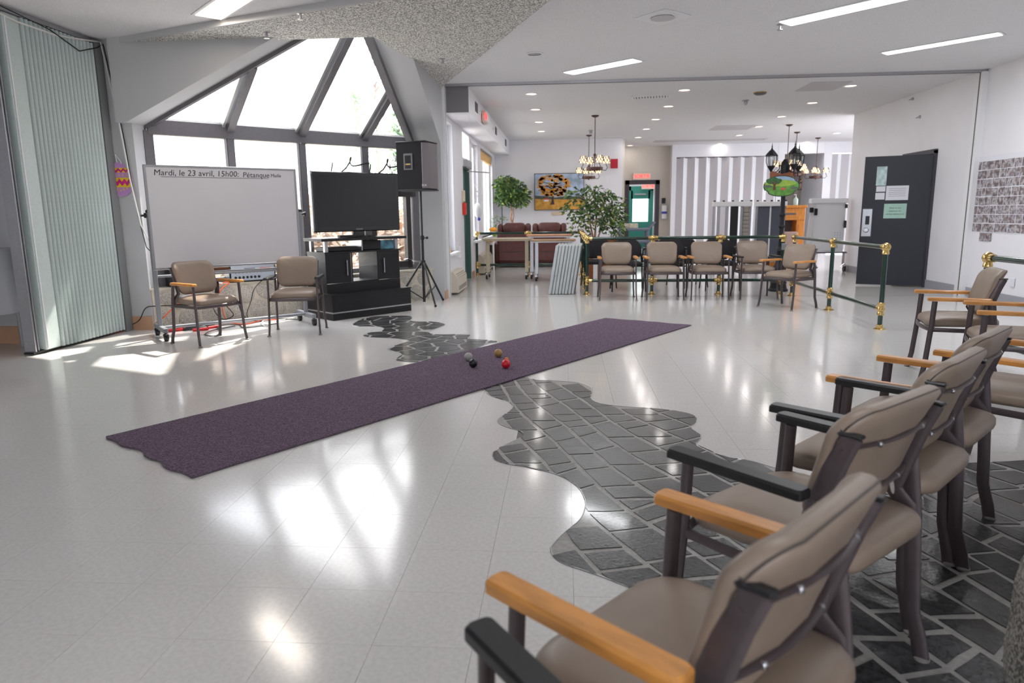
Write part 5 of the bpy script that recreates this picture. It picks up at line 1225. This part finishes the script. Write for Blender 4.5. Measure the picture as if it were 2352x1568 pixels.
ficus('potted_ficus', 'large loose ficus with airy drooping leaves behind the railing corner', .56, 13.7, [([(0, 0, .3), (.02, 0, .7), (-.06, 0, 1.1), (-.18, 0, 1.5)], .03), ([(.02, 0, .3), (.04, .02, .8), (.06, 0, 1.2), (0, 0, 1.7)], .03), ([(.03, 0, .35), (.1, 0, .8), (.22, 0, 1.1), (.35, 0, 1.3)], .022), ([(0, 0, .5), (-.05, .05, .9), (-.2, .1, 1.15)], .016)],
      [(-.1, 0, 1.6, .42, .4, .22), (.2, 0, 1.45, .4, .4, .25), (.38, 0, 1.1, .3, .35, .3), (-.38, 0, 1.35, .22, .3, .18), (.1, 0, 1.2, .5, .4, .25), (.5, .1, .85, .16, .2, .18), (-.3, 0, 1.0, .2, .25, .14), (-.2, 0, .85, .12, .2, .06)], 1350, .088, LG, 22)
t = thing('house_plant', 'small trailing green plant on a stand in the corner by the windows', 'plant', (-1.65, 17.9)); MB().cyl((0, 0, 0), (0, 0, .75), .02).cyl((0, 0, .75), (0, 0, .9), .08, .11).build('stand', M_frame, t, True)
mb = MB(); r_ = random.Random(4)
for i in range(160): 
    a = r_.uniform(0, 6.3); l = r_.uniform(.05, .24); p = Vector((math.cos(a)*l, math.sin(a)*l, .92+r_.uniform(-.1, .28))); d = Vector((math.cos(a), math.sin(a), r_.uniform(-.3, .5)))*.1; s = Vector((-math.sin(a), math.cos(a), 0))*.02; mb.add([p, p+d*.5+s, p+d, p+d*.5-s], [(0, 1, 2, 3)])
mb.build('foliage', LG[0], t)['kind'] = 'stuff'
solo(MB().cyl((0, 0, 0), (0, 0, 1.75), .012).lathe([(.14, 0), (.14, .02), (.02, .03)], n=16), 'pole_stand', M_black, 'thin black pole stand left of the ficus behind the sofa', 'pole', loc=(-1.62, 18.4, 0))
# hanging planter, bag, alarm, orange duck cushion
t = thing('sun_catcher', 'clear plastic bag with a blue tie hanging in the window beyond the green door', 'bag', (-1.78, 14.5, 1.3))
MB().ball((0, 0, .05), .11, 14, 10, (.8, .8, 1.4)).build('clear_bag', mat('clear_plastic_bag', (232, 236, 240), .15, spec=.8), t, True); MB().ball((.02, 0, -.13), .035, 8, 6).build('blue_tie', mat('blue_plastic', (50, 60, 170), .4), t, True); MB().tube([(0, 0, .2), (0, 0, .5), (-.1, 0, .6)], .006, n=5).build('cord', M_white, t); MB().box(-.02, .02, -.18, .18, .42, .44).box(-.02, .02, -.16, .16, .33, .345).build('rack', M_white, t)
solo(MB().rbox(-.04, .02, -.09, .09, -.11, .11, .012), 'fire_alarm', mat('alarm_red', (220, 50, 44), .4), 'red fire alarm pull station on the pier before the green door', 'alarm', loc=(-1.81, 12.85, 1.37), smooth=False)
solo(MB().rbox(-.03, .02, -.05, .05, -.1, .1, .01), 'door_intercom', mat('cream_plastic', (220, 206, 180), .5), 'cream wall box above the red alarm', 'wall box', loc=(-1.82, 12.8, 1.60), smooth=False)
solo(MB().rbox(-.03, .03, -.05, .05, -.1, .1, .01), 'outlet_box', M_white, 'white outlet box low on the pier at the window sill', 'outlet', loc=(-1.82, 12.1, .62), smooth=False)
t = thing('traffic_toy', 'orange beaked toy ornament on the window sill behind the railing post', 'toy', (-1.58, 15.6)); MB().ball((0, 0, .93), .07, 12, 8, (1.3, 1, .7)).build('head', mat('orange_plush', (244, 160, 40), .7), t, True); MB().ball((-.05, 0, .70), .07, 12, 8, (1.1, 1, .7)).build('foot', mat('orange_plush', (244, 160, 40), .7), t, True); MB().ball((.03, 0, .82), .05, 10, 8).build('body', mat('green_plush', (130, 180, 70), .7), t, True); MB().cyl((0, 0, 0), (0, 0, .7), .02).build('stick', M_white, t)
solo(MB().lathe([(.04, 0), (.045, .01), (.02, .12), (.004, .26)], n=10), 'pale_figurine', mat('straw', (226, 190, 130), .7), 'small straw coloured cone on the sill of the nearest tall window', 'ornament', loc=(-1.86, 11.2, .66))
solo(MB().box(-.06, .06, -.06, .06, 0, .55), 'waste_bin', M_black, 'slim black bin beside the left side of the brown sofa', 'bin', loc=(-1.72, 16.5, 0), smooth=False)
# radiators
M_rad = mat('cream_radiator_enamel', (206, 196, 180), .45)
def radiator(x, y0_, y1_, lb, z1_=.36):
    t = thing('wall_heater', lb, 'heater', (x, (y0_+y1_)/2)); hh = (y1_-y0_)/2
    MB().slab([(0, -hh, .03), (.16, -hh, .03), (.16, -hh, z1_-.1), (.08, -hh, z1_), (0, -hh, z1_)], (0, 2*hh, 0)).build('casing', M_rad, t)
    n_ = 14
    for k in range(3): MB().slab([(.155-.02*k, -hh+.08, z1_-.095+.025*k), (.162-.02*k, -hh+.08, z1_-.09+.025*k), (.162-.02*k, hh-.08, z1_-.09+.025*k), (.155-.02*k, hh-.08, z1_-.095+.025*k)], (.004, 0, .006)).build('grille_slat', M_frame, t)
    for k in range(3): MB().box(.16, .164, -hh+.08, hh-.08, .07+.022*k, .08+.022*k).build('grille_slat', M_frame, t)
radiator(-1.85, 11.0, 12.0, 'cream wall heater under the nearest tall window'); radiator(-1.85, 14.7, 18.2, 'long cream wall heater under the windows beyond the far railing', .42)
# utility cart
M_cg = mat('blue_grey_plastic', (110, 116, 134), .5)
uc = thing('utility_cart', 'grey plastic utility cart with raised handle before the exit doorway', 'cart', (1.72, 17.6))
for z in (.82, .52, .2): MB().rbox(-.38, .38, -.25, .25, z, z+.06, .015).build('tray', M_cg, uc)
for x in (-.33, .33):
    for y in (-.21, .21): MB().rbox(x-.03, x+.03, y-.03, y+.03, .1, .85, .01).build('post', M_cg, uc); MB().lathe([(.001, -.02), (.05, -.02), (.05, .02), (.001, .02)], (x, y, .05), 12, 'y').build('caster', M_black, uc, True)
MB().tube([(.36, -.2, .86), (.5, -.2, 1.02), (.5, .2, 1.02), (.36, .2, .86)], .02, n=8).build('push_handle', M_cg, uc, True)
MB().tube([(-.36, -.2, .86), (-.45, -.2, .95), (-.45, .2, .95), (-.36, .2, .86)], .02, n=8).build('push_handle', M_cg, uc, True)
solo(MB().rbox(-.2, .2, -.12, .12, 0, .12, .01), 'storage_box', mat('printed_box', (196, 190, 170), .6, noise=.3, nscale=10), 'pale printed box lying on the utility cart', 'box', loc=(1.62, 17.6, .88), smooth=False)
solo(MB().rbox(-.06, .06, -.05, .05, 0, .2, .01), 'green_bottles', mat('leaf_mid_green', (92, 124, 66), .5), 'small green printed pack on the utility cart', 'pack', loc=(1.42, 17.5, .88), smooth=False)
bc = thing('brown_cabinet', 'low brown chest behind the ficus pot and the first railing chair', 'cabinet', (.93, 15.2)); MB().rbox(-.45, .45, -.2, .2, .06, .68, .006).build('body', mat('walnut_laminate', (146, 90, 58), .5, noise=.1, nscale=8), bc); MB().rbox(-.48, .48, -.22, .22, .68, .70, .004).build('top', mat('walnut_laminate', (146, 90, 58)), bc); MB().box(-.44, .44, -.18, .18, 0, .06).build('plinth', M_black, bc)
solo(MB().rbox(-.04, .04, -.02, .02, .0, .42, .005), 'white_post', M_white, 'short white post standing just right of the railing corner post', 'post', loc=(.60, 13.4, 0), smooth=False)
# rolling folded tables (white edge up) by the striped doors
def rolltable(x, y, W_, Hh, rz, lb, panels, face_m, grp=None):
    t = thing('folded_rolling_table', lb, 'folding table', (x, y), rz, grp)
    MB().rbox(-W_/2-.03, W_/2+.03, -.10, .10, Hh-.10, Hh, .01).build('table_edge', M_white, t)
    for s in (-1, 1): MB().box(s*W_/2-.02, s*W_/2+.02, -.05, -.01, .18, Hh-.1).build('side_rail', M_alu, t)
    if panels:
        for i in range(panels): a = -W_/2+.02+(W_-.04)*i/panels; b = -W_/2+.02+(W_-.04)*(i+1)/panels; MB().box(a+.015, b-.015, -.02, .01, .22, Hh-.1).build('panel', face_m, t)
        for i in range(1, panels): a = -W_/2+.02+(W_-.04)*i/panels; MB().box(a-.015, a+.015, -.03, .02, .2, Hh-.1).build('divider', M_white, t)
    MB().box(-W_/2, W_/2, -.04, .0, .17, .21).build('bottom_rail', M_alu, t)
    for k in range(5): x_ = -W_/2+W_*k/4; MB().box(x_-.02, x_+.02, -.09, -.05, Hh, Hh+.03).build('bumper', M_black, t)
    for s in (-1, 1):
        MB().box(s*W_/2-.02, s*W_/2+.02, -.28, .28, .12, .16).build('foot_bar', M_frame, t)
        for yy in (-.26, .26): MB().lathe([(.001, -.02), (.05, -.02), (.055, 0), (.05, .02), (.001, .02)], (s*W_/2, yy, .055), 12, 'x').build('caster', M_black, t, True)
    return t
M_slp = mat('slate_blue_panel', (84, 88, 102), .5)
p = PY(1765, 465, 15.5); q_ = PY(1655, 462, 15.5)
rolltable((p.x+PY(1808, 465, 15.5).x)/2-.15, 15.5, .58, 1.46, 0, 'folded rolling table with two dark slate panels beside the lamp post', 2, M_slp, 'folded rolling tables')
rt = rolltable(3.66, 15.75, .78, 1.47, 0, 'folded rolling table with open lattice frame left of the slate panelled one', 0, M_slp, 'folded rolling tables')
for x_ in (-.28, -.1, .22): MB().box(x_-.03, x_+.03, -.02, .02, .22, 1.37).build('inner_rail', M_alu, rt)
MB().box(-.02, .14, .0, .03, .22, 1.37).build('dark_gap_panel', M_black, rt)
for k in range(12): MB().box(.24, .38, -.03, -.02, .3+.085*k, .31+.085*k).build('lattice_slat', M_frame, rt)
MB().box(.24, .38, -.02, .0, .25, 1.36).build('lattice_backing', mat('warm_grey', (176, 168, 158), .5), rt)
solo(MB().rbox(-.03, .03, -.03, .03, 0, .03, .005), 'red_tag', M_rd, 'small red tag in the top of the lattice frame table', 'tag', loc=(4.0, 15.70, 1.40), smooth=False)
# oak mantel cabinet
ok = thing('oak_mantel', 'honey oak mantel cabinet with an open firebox behind the lamp post', 'cabinet', (5.0, 16.4))
M_oak = mat('honey_oak', (212, 136, 54), .42, noise=.14, nscale=7, bump=.05, bscale=60, stretch=(6, 1, 1), coat=.2)
MB().rbox(-.42, .42, -.22, .2, 1.32, 1.38, .01).build('mantel_shelf', M_oak, ok); MB().rbox(-.39, .39, -.18, .2, 1.05, 1.32, .008).build('frieze', M_oak, ok)
for x_ in (-.30, .30): MB().rbox(x_-.09, x_+.09, -.17, .2, 0, 1.05, .008).build('pilaster', M_oak, ok); MB().rbox(x_-.05, x_+.05, -.18, -.165, .15, .95, .004).build('pilaster_panel', M_oak, ok)
MB().rbox(-.24, .24, -.19, -.178, 1.12, 1.26, .004).build('frieze_panel', M_oak, ok); MB().box(-.18, .18, -.2, -.188, 1.17, 1.21).build('vent_slot', M_frame, ok)
MB().box(-.21, .21, .15, .19, 0, 1.05).build('firebox_back', M_frame, ok); MB().box(-.21, .21, -.17, .15, 0, .1).build('hearth', M_oak, ok)
solo(MB().rbox(-.17, .17, -.1, .1, .0, .5, .02), 'upholstered_stool', mat('pinkish_upholstery', (190, 160, 150), .8), 'pinkish upholstered stool in front of the oak mantel opening', 'stool', loc=(5.0, 16.05, .3), smooth=False)
solo(MB().box(-.16, -.12, -.09, -.05, 0, .3).box(.12, .16, -.09, -.05, 0, .3).box(-.16, -.12, .05, .09, 0, .3).box(.12, .16, .05, .09, 0, .3), 'stool_legs', M_oak, 'oak legs below the pinkish stool', 'stool base', loc=(5.0, 16.05, 0), smooth=False)
t = thing('pump_bottle', 'pale green pump bottle on top of the oak mantel', 'bottle', (5.22, 16.4, 1.38)); MB().lathe([(.045, 0), (.05, .01), (.05, .13), (.03, .16), (.015, .17)], n=14).build('bottle_body', mat('pale_green_plastic', (196, 220, 216), .3), t, True); MB().lathe([(.016, .17), (.016, .19), (.006, .195), (.006, .23), (.001, .24)], n=10).rbox(-.04, .01, -.008, .008, .225, .24, .003).build('pump', M_white, t, True)
solo(MB().ball((0, 0, .04), .06, 12, 8, (1.3, .8, .7)), 'rounded_white_object', M_white, 'white rounded object on the left of the oak mantel top', 'cap', loc=(4.72, 16.4, 1.38))  # plain white rounded shape, kind of object unclear
# upright white folded table
wt = thing('white_rolling_table', 'upright white folded table on wheels left of the black door', 'folding table', (5.50, 15.0), 0)
MB().rbox(-.36, .28, -.03, .02, .42, 1.46, .008).build('table_top', mat('off_white_laminate', (226, 226, 228), .4), wt); MB().rbox(-.44, .30, -.08, .08, 1.40, 1.50, .012).build('table_edge', M_white, wt)
MB().slab([(-.50, -.05, .35), (-.40, -.05, .35), (-.32, -.05, 1.38), (-.42, -.05, 1.38)], (0, .04, 0)).build('tilted_side', mat('warm_white', (214, 212, 214), .5), wt)
MB().box(-.5, .35, -.06, .02, .38, .41).build('bottom_rail', M_frame, wt)
for s in (-1, 1): MB().rbox(s*.3-.02, s*.3+.02, -.04, .0, .15, .4, .004).build('leg', M_alu, wt); MB().tube([(s*.3-.06, -.03, .1), (s*.3, -.1, .17), (s*.3+.06, -.1, .08)], .02, n=8).build('wheel_fork', M_chrome, wt, True); MB().lathe([(.001, -.02), (.055, -.02), (.055, .02), (.001, .02)], (s*.3, -.1, .06), 14, 'x').build('caster', M_black, wt, True)
MB().rbox(-.46, -.38, -.09, -.05, 1.22, 1.32, .01).rbox(-.36, -.3, -.09, -.03, 1.16, 1.3, .01).rbox(.25, .29, -.09, -.03, 1.3, 1.38, .006).rbox(.25, .29, -.09, -.03, .9, 1.05, .006).build('latch', M_black, wt)
text('printed_letter', 'B', .11, mat('grey_blue_print', (120, 140, 160), .5), wt, TM((.14, -.0315, .52)))
for i in range(3):
    for j in range(4): MB().rbox(.08+i*.055, .105+i*.055, -.0325, -.03, .64+j*.05, .665+j*.05, .001).build('printed_square', mat('pale_blue_print', (186, 200, 210), .5), wt)
# niche picture
npx = thing('niche_picture', 'busy colourful street picture hanging in the dark beige recess', 'picture', tuple(PY(1868, 400, 22.75)))
MB().rbox(-.42, .42, -.02, .02, -.48, .48, .006).build('frame', M_frame, npx)
m = mat('busy_print', (176, 160, 150), .5, noise=.9, nscale=16); MB().box(-.41, .41, -.024, -.02, -.47, .1).build('printed_crowd', m, npx); MB().box(-.41, .41, -.024, -.02, .1, .47).build('printed_street', mat('busy_print_grey', (150, 158, 166), .5, noise=.6, nscale=6), npx)
r_ = random.Random(9); mb = MB()
for k in range(70): x_, z_ = r_.uniform(-.38, .38), r_.uniform(-.45, .1); mb.slab([(x_, -.025, z_), (x_+.04, -.025, z_), (x_+.03, -.025, z_+.03)], (0, -.001, 0))
mb.build('printed_orange_specks', mat('orange_specks', (226, 160, 70), .5), npx)
# ================================================================== PHOTO COLLAGE ON THE RIGHT WALL
pb = thing('photo_collage', 'grid of small snapshots pinned in rows on the white right wall', 'photo board', (5.895, 10.0, 0))
m = D.materials.new('snapshot_print'); m.use_nodes = True; nt = m.node_tree; b = nt.nodes['Principled BSDF']; b.inputs['Roughness'].default_value = .35
tcn = nt.nodes.new('ShaderNodeTexCoord'); oi = nt.nodes.new('ShaderNodeObjectInfo'); va = nt.nodes.new('ShaderNodeVectorMath'); va.operation = 'MULTIPLY_ADD'; va.inputs[1].default_value = (1, 1, 1)
cx_ = nt.nodes.new('ShaderNodeCombineXYZ'); mu = nt.nodes.new('ShaderNodeMath'); mu.operation = 'MULTIPLY'; mu.inputs[1].default_value = 300
nt.links.new(oi.outputs['Random'], mu.inputs[0]); nt.links.new(mu.outputs[0], cx_.inputs[0]); nt.links.new(mu.outputs[0], cx_.inputs[2])
nt.links.new(tcn.outputs['Object'], va.inputs[0]); nt.links.new(cx_.outputs[0], va.inputs[2])
vo = nt.nodes.new('ShaderNodeTexNoise'); vo.inputs['Scale'].default_value = 17; vo.inputs['Detail'].default_value = 3
nt.links.new(va.outputs[0], vo.inputs['Vector'])
rp2 = nt.nodes.new('ShaderNodeValToRGB'); rp2.color_ramp.interpolation = 'LINEAR'; els = rp2.color_ramp.elements
for i, (ps, c) in enumerate(((0, (70, 66, 76)), (.38, (96, 88, 92)), (.44, (150, 122, 116)), (.48, (122, 124, 136)), (.53, (160, 154, 154)), (.58, (196, 196, 200)), (.66, (140, 110, 124)), (.72, (100, 116, 150)))):
    e = els[i] if i < 2 else els.new(ps); e.position = ps; e.color = (*lin(c), 1)
nt.links.new(vo.outputs['Fac'], rp2.inputs['Fac']); nt.links.new(rp2.outputs['Color'], b.inputs['Base Color'])
M_ph = m
MB().box(-.002, .002, -.82, .70, .93, 1.98).build('backing_paper', M_paper, pb)
f0 = None; rr_ = random.Random(2)
for j in range(8):
    for i in range(10):
        if f0 is None: f0 = MB().box(-.0015, 0, -.068, .068, -.056, .056).build('snapshot', M_ph, pb); o = f0
        else: o = f0.copy(); COL.objects.link(o); o.parent = pb
        o.location = (-.0022-.0003*(i % 2), .62-i*.145+rr_.uniform(-.004, .004), 1.85-j*.122+rr_.uniform(-.003, .003)); o.rotation_euler.x = rr_.uniform(-.02, .02)
for i in range(2): o = f0.copy(); COL.objects.link(o); o.parent = pb; o.location = (-.003, .36-i*.14, .865)
solo(MB().rbox(-.012, .005, -.04, .04, -.06, .06, .006), 'wall_outlet', M_paper, 'white outlet plate on the right wall behind the railing chair', 'outlet', loc=(5.89, PX(2328, 648, 5.9).y, PX(2328, 648, 5.9).z), smooth=False)
for q, lb in (((2098, 227), 'small grey hook high on the right wall before the black door'), ((2114, 268), 'smaller grey hook below the first on the right wall')):
    p = PX(*q, 5.9); solo(MB().ball((-.01, 0, 0), .025, 8, 6).cyl((-.02, 0, 0), (-.07, 0, -.02), .008), 'wall_hook', M_alu, lb, 'hook', loc=tuple(p))

# ================================================================== OUTSIDE
M_grass = mat('dry_spring_grass', (170, 158, 120), .95, noise=.25, nscale=1.5, bump=.3, bscale=8)
mb = MB().box(-60, -2.3, -20, 60, -.6, -.35); solo(mb, 'lawn', M_grass, 'dry spring lawn outside the windows', 'ground', kind='stuff', smooth=False)
MB_ = MB(); r_ = random.Random(6)
def shrub(x, y, h, w_, n, cols, seed, lb, name, up=.6):
    r_ = random.Random(seed); t = thing(name, lb, 'shrub' if h < 2.5 else 'tree', (x, y, -.345)); mb = MB()
    for i in range(n):
        f = r_.random(); rr = w_*(1-f*.75) if up > .5 else w_; a = r_.uniform(0, 6.3); l = rr*r_.random()**.5; p = Vector((math.cos(a)*l, math.sin(a)*l, f*h)); d = Vector((math.cos(a)*.5, math.sin(a)*.5, r_.uniform(-.2, .8)))*.3; s = Vector((-math.sin(a), math.cos(a), r_.uniform(-.5, .5)))*.07
        mb.cur = r_.randrange(len(cols)); mb.add([p, p+d*.5+s, p+d, p+d*.5-s], [(0, 1, 2, 3)])
    mb.build('foliage', cols, t)['kind'] = 'stuff'; MB().cyl((0, 0, 0), (0, 0, h*.9), .08, .02).build('trunk', M_bark, t, True)
EV = [mat('hazed_cedar_green', (170, 190, 160), .8), mat('hazed_cedar_dark', (136, 158, 134), .8)]; BR = [mat('hazed_twig', (208, 190, 174), .9), mat('hazed_straw', (222, 210, 196), .9)]  # foliage colours paled to put outdoor haze into them
shrub(-3.75, 17.2, 5.8, .75, 3600, EV, 1, 'tall conical cedar outside the right end of the bay', 'cedar_tree')
for i, (x, y) in enumerate(((-5.0, 12.6), (-4.0, 12.9), (-5.9, 11.6), (-3.2, 13.6))): shrub(x, y, 1.9, .8, 1500, BR, 10+i, ('brown leafless shrub outside behind the television', 'brown leafless shrub outside beside the cedar', 'brown leafless shrub outside the middle bay pane', 'brown leafless shrub outside the opening sash')[i], 'leafless_shrub', 0)
def bare(x, y, h, seed, lb):
    r_ = random.Random(seed); t = thing('bare_tree', lb, 'tree', (x, y, -.345)); mb = MB(); mb.tube([(0, 0, 0), (.1, 0, h*.5), (0, .1, h)], [.14, .09, .02], n=6)
    for i in range(70):
        z = h*r_.uniform(.3, .95); a = r_.uniform(0, 6.3); L = (h-z)*.5+.8; p1_ = Vector((math.cos(a)*L*.5, math.sin(a)*L*.5, z+L*.4)); p2_ = Vector((math.cos(a+.3)*L, math.sin(a+.3)*L, z+L*.9)); mb.tube([(0, 0, z), p1_, p2_], [.03, .015, .004], n=4)
    mb.build('branches', mat('grey_bark', (130, 122, 118), .9), t, True)
bare(-19, 27, 12, 1, 'bare tree far outside the left bay pane'); bare(-22, 31, 13, 2, 'bare tree farther left outside the bay'); bare(-9, 34, 10, 3, 'bare tree outside behind the middle of the bay'); shrub(-11, 38, 8, 1.5, 2500, EV, 30, 'distant spruce seen through the low right of the roof pane', 'spruce_tree')

area('corridor_fill', (2.4, 23.2, CZ-.05), 1, 2, 12, (1, .97, .94))  # added fill without a fixture, brightens the corridor
